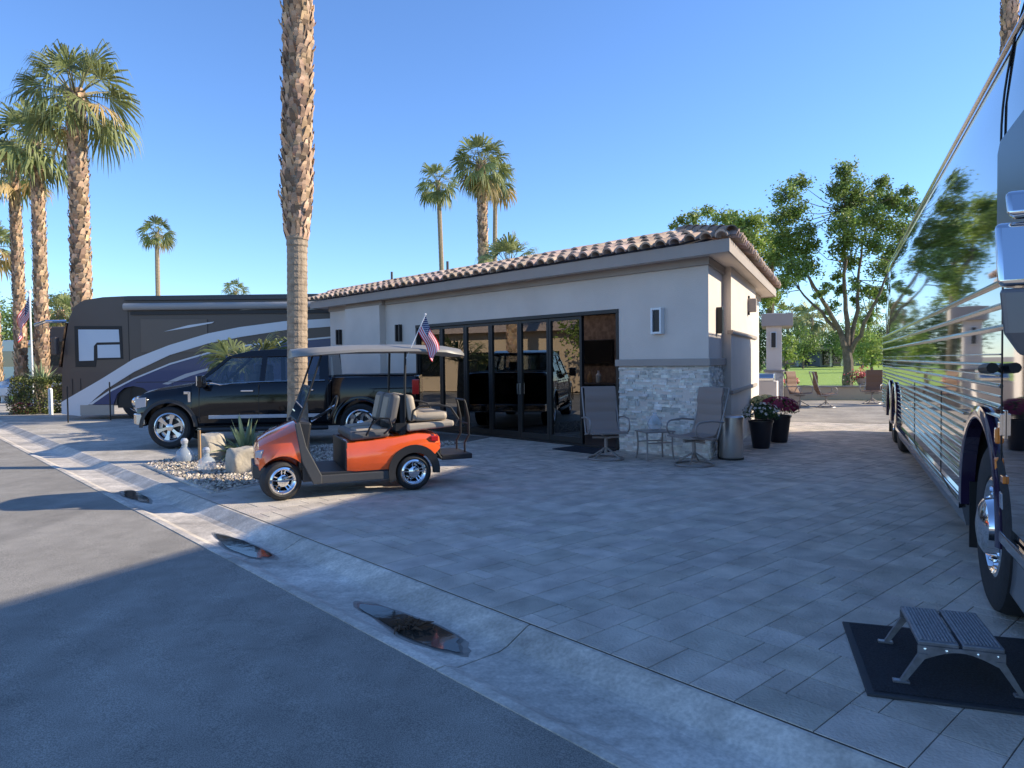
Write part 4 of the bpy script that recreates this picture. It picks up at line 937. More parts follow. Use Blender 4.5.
# purple black wheel arch lip
def lip(cx, cz, r, w_, nm, mt, y0, y1, parent, a0=-.08, a1=pi+.08, n=26):
    secs = []
    for i in range(n+1):
        a = a0+(a1-a0)*i/n; secs.append([(cx+(r+w_)*cos(a), y0, cz+(r+w_)*sin(a)), (cx+(r+w_)*cos(a), y1*.6, cz+(r+w_)*sin(a)), (cx+(r+w_*.45)*cos(a), y1, cz+(r+w_*.45)*sin(a)), (cx+(r-.012)*cos(a), y1*.8, cz+(r-.012)*sin(a)), (cx+(r-.012)*cos(a), y0-.04, cz+(r-.012)*sin(a))])
    m = MB(); m.loft(secs); return m.build(nm, mt, parent, smooth=True, sharp=60)
for cx, r_ in ((FW+.42, .67), (DW, .59), (TW, .59)): lip(cx-(.0), .52, r_, .075, 'wheel_arch', 'purple_paint', -.01, .05, co)
def wheel(parent, x, y, r, wid, side, rimr, kind='truck', spokes=6, hub=None, steer=0, rimm='alloy'):
    """side=-1 : outer face looks to -y ; +1 : to +y"""
    e = MB(); s_ = side; t = [(rimr, 0), (rimr+.02, .018), (r-.05, .03), (r-.015, .012), (r, -.03), (r, -wid+.03), (r-.02, -wid), (rimr, -wid)]
    e.lathe([(a, -s_*(-b)) if False else (a, s_*b) for a, b in t], (0, 0, 0), 40, 'y', cap=False)
    # tread grooves
    w_ = e.build('wheel', 'rubber', parent, smooth=True, loc=(x, y, r)); w_.rotation_euler.z = steer
    m = MB(); m.lathe([(rimr+.012, s_*.012), (rimr-.008, s_*.02), (rimr-.03, s_*.0), (rimr-.05, -s_*.05), (rimr-.055, -s_*wid*.8)], (0, 0, 0), 36, 'y', cap=False)
    m.lathe([(.0, -s_*.11), (rimr-.05, -s_*.115)], (0, 0, 0), 24, 'y')
    if kind == 'big':
        m2 = MB(); m2.lathe([(rimr-.035, -s_*.03), (rimr-.04, -s_*.02), (rimr-.09, -s_*.05), (.20, -s_*.04), (.18, s_*.01), (.17, s_*.06), (.13, s_*.085), (.06, s_*.098), (0, s_*.10)], (0, 0, 0), 32, 'y')
        for k in range(10):
            a = 2*pi*k/10; m2.lathe([(.022, -s_*.045), (.022, s_*.0), (.012, s_*.02), (0, s_*.022)], (cos(a)*.235, 0, sin(a)*.235), 8, 'y')
        m2.build('hub_cap', 'chrome', w_, smooth=True)
        m.build('rim', 'chrome', w_, smooth=True)
    else:
        for k in range(spokes):
            a = 2*pi*k/spokes+.3
            def pt(rr, da, y_): return (cos(a+da)*rr, y_*s_, sin(a+da)*rr)
            h = .32/spokes*6*.5
            if kind == 'split':
                for sg in (-1, 1):
                    m.loft([[pt(.05, sg*.3-.12, -.02), pt(.05, sg*.3+.12, -.02), pt(.05, sg*.3+.12, -.06), pt(.05, sg*.3-.12, -.06)], [pt(rimr-.02, sg*.17-.05, .008), pt(rimr-.02, sg*.17+.05, .008), pt(rimr-.02, sg*.17+.05, -.03), pt(rimr-.02, sg*.17-.05, -.03)]])
            else:
                m.loft([[pt(.06, -.42, -.015), pt(.06, .42, -.015), pt(.06, .42, -.07), pt(.06, -.42, -.07)], [pt(rimr*.6, -.17, -.005), pt(rimr*.6, .17, -.005), pt(rimr*.6, .17, -.05), pt(rimr*.6, -.17, -.05)], [pt(rimr-.02, -.2, .005), pt(rimr-.02, .2, .005), pt(rimr-.02, .2, -.03), pt(rimr-.02, -.2, -.03)]])
        m.lathe([(.075, -s_*.06), (.07, -s_*.0), (.04, s_*.012), (0, s_*.012)], (0, 0, 0), 16, 'y')
        m.build('rim', rimm, w_, smooth=True, sharp=40)
        k_ = MB(); k_.lathe([(rimr*.6, -s_*.09), (0, -s_*.085)], (0, 0, 0), 20, 'y'); k_.build('brake_disc', 'black_trim', w_)
    return w_
for cx in (FW, DW, TW):
    wheel(co, cx, -.0 if cx == FW else -.07, .53, .30, 1, .30, 'big'); wheel(co, cx, -W_+.07, .53, .30, -1, .30, 'big')
    m = MB(); m.prism(arc(cx+(.42 if cx == FW else 0), .52, .72 if cx == FW else .62, -.3, pi+.3, 16), 'xz', -.74, -.62); m.build('wheel_well', 'black', co)
for a, b in ((DW+.60, 'mud_flap'), (TW+.62, 'mud_flap'), (FW+1.0, 'mud_flap')):
    m = MB(); m.box((a+.03, -.25, .40), (.02, .48, .50)); m.build(b, 'black', co)
# front end
m = MB(); m.prism([(S0+.1, .3), (S0+.1, 1.35), (S0-.0, 1.3), (S0-.12, .9), (S0-.12, .35)], 'xz', -W_+.1, -.1); m.build('front_bumper', 'coach_paint', co, bevel=.05)
m = MB(); m.loft([[(S0-.02, -.12, 1.55), (S0-.02, -W_+.12, 1.55), (S0+.3, -W_+.30, 3.2), (S0+.3, -.30, 3.2)], [(S0-.05, -.14, 1.55), (S0-.05, -W_+.14, 1.55), (S0+.02, -W_+.4, 3.15), (S0+.02, -.4, 3.15)]]); m.build('windshield', 'dark_glass', co)
# side window frame by the door (grey shade)
m = MB(); m.prism([(3.45, 2.12), (5.26, 2.12), (5.26, 2.84), (5.18, 2.90), (3.45, 2.90)], 'xz', .001, .012); m.build('door_window', 'tint_shade', co, bevel=.004)
# mirror on its arm
mx, my = 3.05, .27
def mbox(z0, z1, t0, t1, y0, y1, dep=.13):
    m_ = MB(); m_.loft([[(mx-.07+t0, y0, z0), (mx-.07+t0-.012, (y0+y1)/2, z0), (mx-.07+t0, y1, z0), (mx-.07+t0+dep, y1-.03, z0), (mx-.07+t0+dep, y0+.03, z0)], [(mx-.07+t1, y0, z1), (mx-.07+t1-.012, (y0+y1)/2, z1), (mx-.07+t1, y1, z1), (mx-.07+t1+dep, y1-.03, z1), (mx-.07+t1+dep, y0+.03, z1)]]); return m_
mo = mbox(1.845, 2.075, 0, .06, -.2, .395).build('mirror_housing', 'chrome', co, smooth=True, bevel=.022, seg=3)
mbox(2.09, 2.185, .02, .06, -.2, .365, .11).build('mirror_top', 'chrome', mo, bevel=.02, seg=3, smooth=True)
m = MB(); m.loft([[(mx-.03, -.18, 1.60), (mx-.03, .32, 1.60), (mx+.05, .30, 1.60), (mx+.05, -.18, 1.60)], [(mx-.08, -.2, 1.68), (mx-.08, .375, 1.68), (mx+.06, .35, 1.68), (mx+.06, -.2, 1.68)], [(mx-.08, -.2, 1.835), (mx-.08, .39, 1.835), (mx+.06, .36, 1.835), (mx+.06, -.2, 1.835)]]); m.build('mirror_base', 'grey_panel', mo, bevel=.015)
m = MB(); m.tube([(mx, my-.1, 2.17), (mx+.05, my-.25, 2.5), (S0+.15, -.2, 2.9)], .03, 8); m.build('mirror_arm', 'black_trim', mo, smooth=True)
# mat and step stool
TL, BL, BRr = G(851, 620), G(865, 697), G(1024, 717)
ma = atan2((BRr-BL).y, (BRr-BL).x); up2 = Vector((-sin(ma), cos(ma), 0)); ex = Vector((cos(ma), sin(ma), 0)); mc = BL+ex*.62+up2*.5
e = thing('entry_mat', 'dark blue ribbed mat on the pavers under the step stool', 'mat', mc, ma)
m = MB(); m.box((0, 0, .007), (1.22, .98, .014)); m.build('rubber_edge', 'mat_edge', e, bevel=.004); m = MB(); m.box((0, 0, .016), (1.15, .91, .008)); m.build('pile', 'mat_pile', e)
Z = .235; A_, B_, C_, D_ = G(902.6, 604.7, Z), G(978.5, 610, Z), G(1003.7, 653.5, Z), G(914.3, 641.3, Z)
cc = (A_+B_+C_+D_)/4; ax_ = ((B_+C_)/2-(A_+D_)/2); Lx = ax_.length; ang = atan2(ax_.y, ax_.x); Ly = .50*((A_+B_)/2-(D_+C_)/2).length+.18
e = thing('step_stool', 'grey metal folding step with two gritty treads on the dark mat', 'step stool', (cc.x, cc.y, .02), ang); Z -= .02
hx, hy = Lx/2, Ly/2+.02
for q in (-1, 1):
    m = MB(); m.box((q*(hx/2+.002), 0, Z-.012), (hx-.008, 2*hy, .024)); t = m.build('tread', 'step_metal', e, bevel=.006)
    m = MB()
    for k in range(10): m.box((q*(hx/2+.002)+(k-4.5)*(hx-.03)/10, 0, Z+.003), (.006, 2*hy-.04, .007))
    m.build('grip_strip', 'step_tread', t)
for q in (-1, 1):
    m = MB(); pts = [(-hx, Z-.022), (hx, Z-.022), (hx, Z-.10)]+[(hx-.035-(2*hx-.07)*i/12, Z-.085+.045*sin(pi*i/12)) for i in range(13)]+[(-hx, Z-.10)]
    m.prism(pts, 'xz', q*hy-.004, q*hy+.004); sp_ = m.build('side_plate', 'step_metal', e)
    m = MB()
    for x in (-hx+.03, -.06, .07, hx-.03): m.lathe([(.008, q*.004), (.008, q*.009), (0, q*.011)], (x, q*hy, Z-.038), 10, 'y')
    for x in (-hx+.025, hx-.025): m.lathe([(.008, q*.004), (.008, q*.009), (0, q*.011)], (x, q*hy, Z-.08), 10, 'y')
    m.build('bolt', 'chrome', sp_)
    for x in (-1, 1):
        m = MB(); m.loft([[(x*(hx-.005), q*hy-.012, Z-.06), (x*(hx-.045), q*hy-.012, Z-.06), (x*(hx-.045), q*hy+.012, Z-.06), (x*(hx-.005), q*hy+.012, Z-.06)], [(x*(hx+.075), q*hy-.012, .012), (x*(hx+.05), q*hy-.012, .012), (x*(hx+.05), q*hy+.012, .012), (x*(hx+.075), q*hy+.012, .012)]])
        lg = m.build('leg', 'step_metal', e); m = MB(); m.box((x*(hx+.07), q*hy, .006), (.075, .035, .012)); m.build('foot', 'grey_panel', lg, bevel=.003)
#@@TRUCK
# ================================================================= PICKUP TRUCK
tr = thing('pickup_truck', 'glossy black crew cab pickup with chrome trim parked before the motorhome', 'pickup truck', Vector((-6.68, 13.75, 0))-Vector((.90, .08, 0)), rad(5.0))
# local x rearwards from bumper, y=0 near side, +y away
WT = 2.0
def tsec(x, zt, zb, side_in=0, crown=.05, zbelt=None):
    i_ = side_in; zs = zbelt or zt-.10; y = lambda d: i_+d
    half = [(y(.05), zb), (y(.02), zb+.06), (y(.0), zb+.22), (y(.0), zs-.26), (y(.022), zs-.08), (y(.05), zs), (y(.12), zt-.012), (y(.4), zt+crown*.6), (WT/2, zt+crown)]
    return [(x, a, b) for a, b in half]+[(x, WT-a, b) for a, b in half[-2::-1]]
def loftcut(m, name, mt, parent, cuts, smooth=True, bevel=0):
    o = m.build(name, mt, parent, smooth=False); cm = MB()
    for cx, cz, r, y0, y1 in cuts: cm.lathe([(r, y0), (r, y1)], (cx, 0, cz), 40, 'y')
    c = cm.build('cutter', mt, parent)
    b = o.modifiers.new('cut', 'BOOLEAN'); b.object = c; b.operation = 'DIFFERENCE'; b.solver = 'EXACT'
    dg = bpy.context.evaluated_depsgraph_get(); dg.update(); me = bpy.data.meshes.new_from_object(o.evaluated_get(dg))
    o.modifiers.clear(); o.data = me; bpy.data.objects.remove(c)
    bm = bmesh.new(); bm.from_mesh(me)
    for f in bm.faces: f.smooth = True
    for e_ in bm.edges:
        if len(e_.link_faces) == 2 and e_.calc_face_angle(0) > rad(28): e_.smooth = False
    bm.to_mesh(me); bm.free(); return o
FX, RX = .92, 4.58
m = MB()
secs = [tsec(.24, .96, .50, .20, .04), tsec(.29, 1.03, .46, .10, .05), tsec(.40, 1.08, .44, .04, .06), tsec(.65, 1.13, .44, .01, .07), tsec(1.05, 1.18, .44, 0, .07), tsec(1.36, 1.23, .44, 0, .06)]
m.loft(secs)
m.loft([tsec(1.362, 1.25, .42, 0, .0, 1.22), tsec(2.4, 1.27, .42, 0, .0, 1.24), tsec(4.02, 1.29, .42, 0, .0, 1.26)])
body = loftcut(m, 'cab_body', 'truck_paint', tr, [(FX, .41, .50, -.1, .32), (FX, .41, .50, WT-.32, WT+.1)])
m = MB(); m.loft([tsec(4.04, 1.37, .46, .005, .0, 1.34), tsec(5.0, 1.37, .46, .005, .0, 1.34), tsec(5.68, 1.37, .48, .02, .0, 1.34), tsec(5.74, 1.35, .5, .06, .0, 1.32)])
bed = loftcut(m, 'cargo_bed', 'truck_paint', tr, [(RX, .41, .50, -.1, .35), (RX, .41, .50, WT-.35, WT+.1)])
m = MB(); m.box((4.85, WT/2, 1.376), (1.6, WT-.3, .012)); m.build('bed_cover', 'black', tr)
# greenhouse
def gh(x, zb, zt, yb, yt): return [(x, yb, zb), (x, yt, zt), (x, WT-yt, zt), (x, WT-yb, zb)]
m = MB()
prof = [(1.75, 1.24), (2.45, 1.83), (2.75, 1.905), (3.2, 1.93), (3.6, 1.915), (3.85, 1.86), (3.95, 1.28)]
def yin(z): return .05+.20*(z-1.24)/.67
# roof + pillars as frame, glass just inside
def gside(pts, y_off): return [(x, yin(z)+y_off, z) for x, z in pts]
m.loft([[(x, yin(z)+.004, z) for x, z in [(2.03, 1.76), (2.10, 1.81), (2.42, 1.885), (2.95, 1.915), (3.5, 1.905), (3.94, 1.835), (3.92, 1.76), (2.07, 1.74)]], [(x, WT-yin(z)-.004, z) for x, z in [(2.03, 1.76), (2.10, 1.81), (2.42, 1.885), (2.95, 1.915), (3.5, 1.905), (3.94, 1.835), (3.92, 1.76), (2.07, 1.74)]]])
m.build('cab_roof', 'truck_paint', tr, smooth=True, sharp=40, bevel=.03)
for near in (0, 1):
    Yf = (lambda y: y) if near == 0 else (lambda y: WT-y)
    m = MB()
    def bar(a, b, w_, th=.05):
        (x0, z0), (x1, z1) = a, b
        m.loft([[(x0-w_, Yf(yin(z0)), z0), (x0+w_, Yf(yin(z0)), z0), (x0+w_, Yf(yin(z0)+th), z0), (x0-w_, Yf(yin(z0)+th), z0)], [(x1-w_, Yf(yin(z1)), z1), (x1+w_, Yf(yin(z1)), z1), (x1+w_, Yf(yin(z1)+th), z1), (x1-w_, Yf(yin(z1)+th), z1)]])
    for a_ in (((1.40, 1.22), (2.07, 1.79), .045), ((2.68, 1.24), (2.72, 1.82), .05), ((3.88, 1.24), (3.86, 1.84), .09)):
        m = MB(); bar(*a_); m.build('roof_pillar', 'truck_paint', tr)
    m = MB(); m.poly([(x, Yf(yin(z)+.018), z) for x, z in [(1.45, 1.24), (2.05, 1.76), (2.7, 1.79), (2.7, 1.24)]]); m.build('front_side_window', 'car_glass', tr)
    m = MB(); m.poly([(x, Yf(yin(z)+.018), z) for x, z in [(2.7, 1.24), (2.7, 1.79), (3.84, 1.79), (3.84, 1.24)]]); m.build('rear_side_window', 'car_glass', tr)
    m = MB(); y = Yf(.035); m.tube([(1.48, y, 1.265), (1.75, y, 1.262), (1.9, y, 1.225), (2.2, y, 1.255), (2.66, y, 1.272), (3.9, y, 1.285)], .011, 6); m.build('window_trim', 'chrome', tr)
    m = MB(); pass
    # mirror
    m = MB(); sy = -1 if near == 0 else 1; m.box((1.60, Yf(-.13), 1.30), (.12, .20, .24)); mi = m.build('door_mirror', 'truck_paint', tr, bevel=.03, smooth=True, seg=3); m = MB(); m.box((1.538, Yf(-.13), 1.31), (.02, .19, .2)); m.build('mirror_cap', 'chrome', mi, bevel=.01); m = MB(); m.box((1.62, Yf(.0), 1.25), (.06, .12, .05)); m.build('mirror_arm', 'black_trim', mi)
    for x in (2.30, 3.45):
        m = MB(); m.box((x+.12, Yf(-.018), 1.10), (.24, .03, .035)); m.build('door_handle', 'chrome', tr, bevel=.008)
    for x in (1.50, 2.63, 3.96): m = MB(); m.box((x, Yf(.0), .86), (.010, .006, .72)); m.build('door_seam', 'black', tr)
    m = MB(); m.box((2.75, Yf(-.006), .60), (2.15, .022, .07)); m.build('side_moulding', 'rv_silver', tr, bevel=.006)
    m = MB(); m.tube([(1.55, Yf(-.02), .36), (1.65, Yf(-.07), .36), (3.85, Yf(-.07), .36), (3.95, Yf(-.02), .36)], .045, 8); m.build('running_board', 'black_trim', tr, smooth=True)
    m = MB(); m.box((1.32, Yf(-.004), 1.00), (.05, .016, .20)); m.box((1.27, Yf(-.004), 1.08), (.10, .016, .05)); m.build('fender_vent', 'chrome', tr, bevel=.004)
    for cx in (FX, RX):
        lp = lip(cx, .41, .49, .06, 'wheel_arch', 'black_trim' if cx == FX else 'truck_paint', .01 if near == 0 else WT-.01, -.015 if near == 0 else WT+.015, tr, .02, pi-.02)
    wheel(tr, FX, Yf(.04), .41, .26, -1 if near == 0 else 1, .275, 'six', 6); wheel(tr, RX, Yf(.04), .41, .26, -1 if near == 0 else 1, .275, 'six', 6)
    m = MB(); m.box((5.68, Yf(.02), 1.13), (.14, .06, .30)); m.build('tail_light', 'red_lens', tr, bevel=.015)
    m = MB(); m.loft([[(.27, Yf(.09), .78), (.27, Yf(.09), .98), (.21, Yf(.30), .98), (.21, Yf(.30), .78)], [(.50, Yf(.02), .82), (.50, Yf(.02), 1.00), (.45, Yf(.2), 1.00), (.45, Yf(.2), .82)]]); m.build('headlight', 'white_lens', tr, bevel=.01)
m = MB(); m.poly([(1.45, .07, 1.25), (2.07, .24, 1.78), (2.07, WT-.24, 1.78), (1.45, WT-.07, 1.25)]); m.build('windshield', 'car_glass', tr)
m = MB(); m.poly([(3.98, .07, 1.27), (3.94, .24, 1.82), (3.94, WT-.24, 1.82), (3.98, WT-.07, 1.27)]); m.build('rear_window', 'car_glass', tr)
m = MB(); m.loft([[(.17, .35, z), (.12, .6, z), (.10, 1.0, z), (.12, 1.4, z), (.17, 1.65, z), (.27, 1.65, z), (.27, .35, z)] for z in (.46, .74)])
m.loft([[(.30, .05, z), (.22, .14, z), (.17, .36, z), (.40, .36, z), (.46, .04, z)] for z in (.47, .69)]); m.loft([[(.30, WT-.05, z), (.22, WT-.14, z), (.17, WT-.36, z), (.40, WT-.36, z), (.46, WT-.04, z)] for z in (.47, .69)]); m.build('front_bumper', 'alloy', tr, bevel=.02)
m = MB(); m.box((.24, 1.0, .88), (.10, 1.3, .28)); m.build('grille', 'chrome', tr, bevel=.02)
m = MB(); m.box((5.80, 1.0, .52), (.18, 1.9, .2)); m.build('rear_bumper', 'chrome', tr, bevel=.03)
m = MB(); m.box((5.745, 1.0, 1.05), (.02, 1.55, .5)); m.build('tailgate', 'truck_paint', tr, bevel=.01)
m = MB(); m.box((2.6, 1, .85), (1.9, 1.7, .3)); m.box((2.45, .55, 1.2), (.16, .5, .5)); m.box((2.45, 1.45, 1.2), (.16, .5, .5)); m.box((3.6, 1, 1.15), (.2, 1.5, .5)); m.box((2.5, .55, 1.53), (.1, .26, .16)); m.box((2.5, 1.45, 1.53), (.1, .26, .16)); m.build('seats', 'grey_vinyl', tr, bevel=.03)
m = MB(); m.tube([(1.82+.06*sin(a)*.4, .55+.19*cos(a), 1.27+.17*sin(a)) for a in [2*pi*i/16 for i in range(16)]], .014, 6, closed=True); m.build('steering_wheel', 'black', tr)
m = MB(); m.box((2.9, 1, .47), (4.6, 1.5, .2)); m.box((FX, 1, .41), (.12, 1.6, .12)); m.box((RX, 1, .41), (.14, 1.6, .14)); m.build('chassis', 'black', tr)
#@@CART
# ================================================================= GOLF CART
cF, cR = G(284, 501), G(415, 490.5); dc = (cR-cF); WB = dc.length; ca = atan2(dc.y, dc.x); WC = 1.12
gc = thing('golf_cart', 'bright orange golf cart with grey roof and rear facing seat', 'golf cart', cF, ca)
def both(fn):
    for near in (0, 1): fn(near, (lambda y: y) if near == 0 else (lambda y: WC-y))
FXc, RXc = 0.0, WB
# front cowl
def csx(x, zt, zb, ins, cr=.04):
    half = [(ins+.03, zb), (ins, zb+.1), (ins+.01, zt-.16), (ins+.07, zt-.05), (ins+.22, zt+cr*.5), (WC/2, zt+cr)]
    return [(x, a, b) for a, b in half]+[(x, WC-a, b) for a, b in half[-2::-1]]
m = MB(); m.loft([csx(-.30, .60, .42, .20, .02), csx(-.26, .68, .36, .10, .03), csx(-.15, .74, .34, .03), csx(0, .80, .34, .01), csx(.12, .85, .34, .0), csx(.20, .88, .36, .0)])
loftcut(m, 'front_cowl', 'orange_paint', gc, [(FXc, .26, .265, -.1, .26), (FXc, .26, .265, WC-.26, WC+.1)])
m = MB(); m.loft([[(-.33, .22, .25), (-.33, WC-.22, .25), (-.33, WC-.22, .42), (-.33, .22, .42)], [(-.2, .06, .24), (-.2, WC-.06, .24), (-.2, WC-.06, .40), (-.2, .06, .40)], [(-.12, .12, .24), (-.12, WC-.12, .24), (-.12, WC-.12, .4), (-.12, .12, .4)]]); m.build('front_bumper', 'black_trim', gc, bevel=.02)
def f(near, Y_):
    m = MB(); m.loft([[(-.30, Y_(.16), .58), (-.24, Y_(.08), .58), (-.24, Y_(.08), .51), (-.30, Y_(.16), .51)], [(-.22, Y_(.2), .62), (-.18, Y_(.12), .62), (-.18, Y_(.12), .5), (-.22, Y_(.2), .5)]]); m.build('headlight', 'white_lens', gc)
both(f)
# cowl side strip
def f(near, Y_):
    m = MB(); m.prism([(.14, .90), (.20, .92), (.27, .62), (.44, .27), (.44, .17), (.34, .17), (.21, .45)], 'xz', Y_(-.012), Y_(.06)); m.build('cowl_side', 'carbon_grey', gc, bevel=.01)
both(f)
m = MB(); m.loft([[(.18, .06, .35), (.18, WC-.06, .35), (.18, WC-.06, .92), (.18, .06, .92)], [(.26, .06, .35), (.26, WC-.06, .35), (.34, WC-.06, .90), (.34, .06, .90)]]); m.build('dashboard', 'black_trim', gc, bevel=.02)
m = MB(); m.box((.735, WC/2, .48), (.03, WC-.06, .36)); m.build('kick_panel', 'black_trim', gc, bevel=.01)
m = MB(); m.prism([(.22, .20), (RXc-.30, .20), (RXc-.30, .30), (.42, .30), (.26, .48), (.22, .48)], 'xz', .03, WC-.03); m.build('floor', 'black_trim', gc, bevel=.01)
for y_ in (0, WC-.04): m = MB(); m.prism([(.40, .17), (RXc-.26, .17), (RXc-.26, .27), (.40, .27)], 'xz', y_, y_+.04); m.build('rocker_panel', 'carbon_grey', gc, bevel=.01)
# rear body
def rs(x, zt, zb, ins):
    half = [(ins+.02, zb), (ins, zb+.08), (ins, zt-.14), (ins+.05, zt-.03), (ins+.16, zt), (WC/2, zt)]
    return [(x, a, b) for a, b in half]+[(x, WC-a, b) for a, b in half[-2::-1]]
m = MB(); m.loft([rs(.74, .66, .30, .01), rs(.85, .665, .29, .0), rs(RXc-.25, .70, .29, .0), rs(RXc+.05, .74, .33, .0), rs(RXc+.28, .72, .44, .03), rs(RXc+.36, .68, .50, .08)])
loftcut(m, 'rear_body', 'orange_paint', gc, [(RXc, .235, .285, -.1, .24), (RXc, .235, .285, WC-.24, WC+.1)])
def f(near, Y_):
    secs = []
    for i in range(19):
        a = rad(200)-rad(205)*i/18; r0 = .245; r1 = .325+.02*sin(i/18*pi); cx, cz = RXc, .235; s_ = -.02 if near == 0 else .02
        secs.append([(cx+r0*cos(a), Y_(.0)+s_*.6, cz+r0*sin(a)), (cx+r1*cos(a), Y_(0)+s_, cz+r1*sin(a)), (cx+r1*cos(a), Y_(.05), cz+r1*sin(a)), (cx+r0*cos(a), Y_(.05), cz+r0*sin(a))])
    m = MB(); m.loft(secs); m.build('rear_fender', 'black_trim', gc, smooth=True)
    m = MB(); m.box((RXc+.27, Y_(.04), .64), (.10, .05, .07)); m.build('tail_light', 'red_lens', gc, bevel=.01)
    wheel(gc, FXc, Y_(.03), .232, .19, -1 if near == 0 else 1, .150, 'split', 5, steer=rad(14), rimm='chrome'); wheel(gc, RXc, Y_(.03), .228, .19, -1 if near == 0 else 1, .150, 'split', 5, rimm='chrome')
both(f)
# seats
def pad(x0, x1, z0, z1, y0, y1, tilt, nm, mt, parent=gc, bev=.04, lab=None):
    m = MB(); cx, cz = (x0+x1)/2, (z0+z1)/2; R_ = Matrix.Rotation(tilt, 3, 'Y')
    m.box((cx, (y0+y1)/2, cz), (x1-x0, y1-y0, z1-z0), R=R_); return m.build(nm, mt, parent, bevel=bev, seg=4, smooth=True)
s1 = pad(.78, 1.28, .67, .78, .05, WC-.05, -.06, 'seat_base', 'grey_vinyl')
for y0, y1 in ((.12, .50), (.62, 1.0)): pad(.86, 1.20, .745, .80, y0, y1, -.06, 'seat_panel', 'beige_vinyl', s1)
for y0, y1 in ((.06, .54), (.58, WC-.06)):
    b1 = pad(1.27, 1.40, .84, 1.22, y0, y1, .22, 'backrest', 'grey_vinyl', bev=.05); pad(1.255, 1.285, .88, 1.18, y0+.1, y1-.1, .22, 'back_panel', 'beige_vinyl', b1, .01)
    b1 = pad(1.50, 1.62, .86, 1.20, y0, y1, -.16, 'rear_backrest', 'beige_vinyl', bev=.05)
m = MB(); m.box((1.45, WC/2, .95), (.06, WC-.2, .5)); m.box((1.46, WC/2, .8), (.2, WC-.16, .1)); m.build('seat_frame', 'black', gc)
m = MB(); m.loft([[(1.50, .03, .74), (1.50, WC-.03, .74), (1.50, WC-.03, .84), (1.50, .03, .84)], [(2.12, .05, .78), (2.12, WC-.05, .78), (2.12, WC-.05, .86), (2.12, .05, .86)]]); m.build('rear_seat_pan', 'beige_vinyl', gc, bevel=.03, seg=3)
m = MB()
for y0, y1 in ((.08, .53), (.59, WC-.08)): pad(1.60, 2.04, .86, .97, y0, y1, -.02, 'rear_seat_cushion', 'beige_vinyl', bev=.05); pad(1.74, 2.05, .90, .975, y0+.06, y1-.06, .02, 'cushion_inset', 'grey_vinyl', bev=.02)
def f(near, Y_):
    m = MB(); y = Y_(.03); y2 = Y_(-.02)
    m.tube([(.98, y, .72), (1.04, y2, .86), (1.14, y2, .93), (1.26, y2, .92), (1.29, y2, .82), (1.20, y, .73)], .012, 6); m.build('hip_restraint', 'black', gc, smooth=True)
    m = MB(); m.tube([(1.54, y2, .88), (1.56, y2, 1.0), (1.64, y2, 1.06), (1.90, y2, 1.07), (2.05, y2, 1.03), (2.15, y2, .88), (2.10, y2, .80)], .014, 8); m.build('rear_armrest', 'black', gc, smooth=True)
    # roof posts
    m = MB(); m.tube([(.17, Y_(.04), .88), (.33, Y_(.07), 1.30), (.48, Y_(.09), 1.74)], .013, 8); m.build('front_post', 'black', gc, smooth=True)
    m = MB(); m.tube([(1.48, Y_(.10), .72), (1.48, Y_(.08), 1.2), (1.50, Y_(.09), 1.74)], .016, 8); m.build('rear_post', 'black', gc, smooth=True)
    m = MB(); m.tube([(RXc+.22, Y_(.18), .66), (RXc+.34, Y_(.18), .45), (RXc+.40, Y_(.18), .36)], .016, 8); m.build('platform_brace', 'black', gc, smooth=True)
both(f)
m = MB(); m.poly([(.165, .05, .92), (.165, WC-.05, .92), (.34, WC-.08, 1.33), (.34, .08, 1.33)]); m.build('windshield', 'cart_screen', gc)
m = MB(); m.tube([(.17, .06, .93), (.17, WC-.06, .93)], .01, 6); m.tube([(.345, .08, 1.33), (.345, WC-.08, 1.33)], .012, 6); m.build('windshield_frame', 'black_trim', gc)
m = MB(); 
def rsec(x, ins, z): return [(x, ins, z), (x, ins+.012, z+.03), (x, ins+.16, z+.085), (x, WC/2, z+.10), (x, WC-ins-.16, z+.085), (x, WC-ins-.012, z+.03), (x, WC-ins, z), (x, WC-ins-.06, z-.008), (x, WC/2, z-.008), (x, ins+.06, z-.008)]
m.loft([rsec(.15, .24, 1.69), rsec(.23, .08, 1.70), rsec(.45, -.01, 1.715), rsec(.9, -.03, 1.745), rsec(1.6, -.03, 1.75), rsec(2.0, -.01, 1.735), rsec(2.24, .08, 1.70), rsec(2.32, .22, 1.69)])
m.build('roof', 'roof_plastic', gc, smooth=True, sharp=45)
m = MB(); m.tube([(.36, .30, .92), (.50, .30, .99), (.62, .30, 1.06)], .018, 8); m.tube([(.62+.10*sin(a)*.55, .30+.17*cos(a), 1.06+.10*sin(a)*1.4) for a in [2*pi*i/20 for i in range(20)]], .014, 7, closed=True); m.box((.62, .30, 1.06), (.05, .3, .03)); m.build('steering_wheel', 'black', gc, smooth=True)
m = MB(); m.tube([(.36, .30, .90), (.66, .30, 1.10)], .013, 8); m.build('steering_column', 'chrome', gc)
m = MB(); m.box((2.20, WC/2, .365), (.42, .70, .07)); m.box((1.95, WC/2, .42), (.12, .5, .14)); m.build('rear_platform', 'black_trim', gc, bevel=.01)
m = MB()
for y in (.38, .74): m.tube([(2.36, y, .36), (2.36, y, .52), (2.42, y, .62), (2.42, y, .86), (2.38, y, 1.05), (2.36, y, 1.10)], .014, 8)
m.tube([(2.36, .38, 1.10), (2.36, .74, 1.10)], .014, 8); m.tube([(2.42, .38, .78), (2.42, .74, .78)], .010, 6); m.build('grab_bar', 'black', gc, smooth=True)
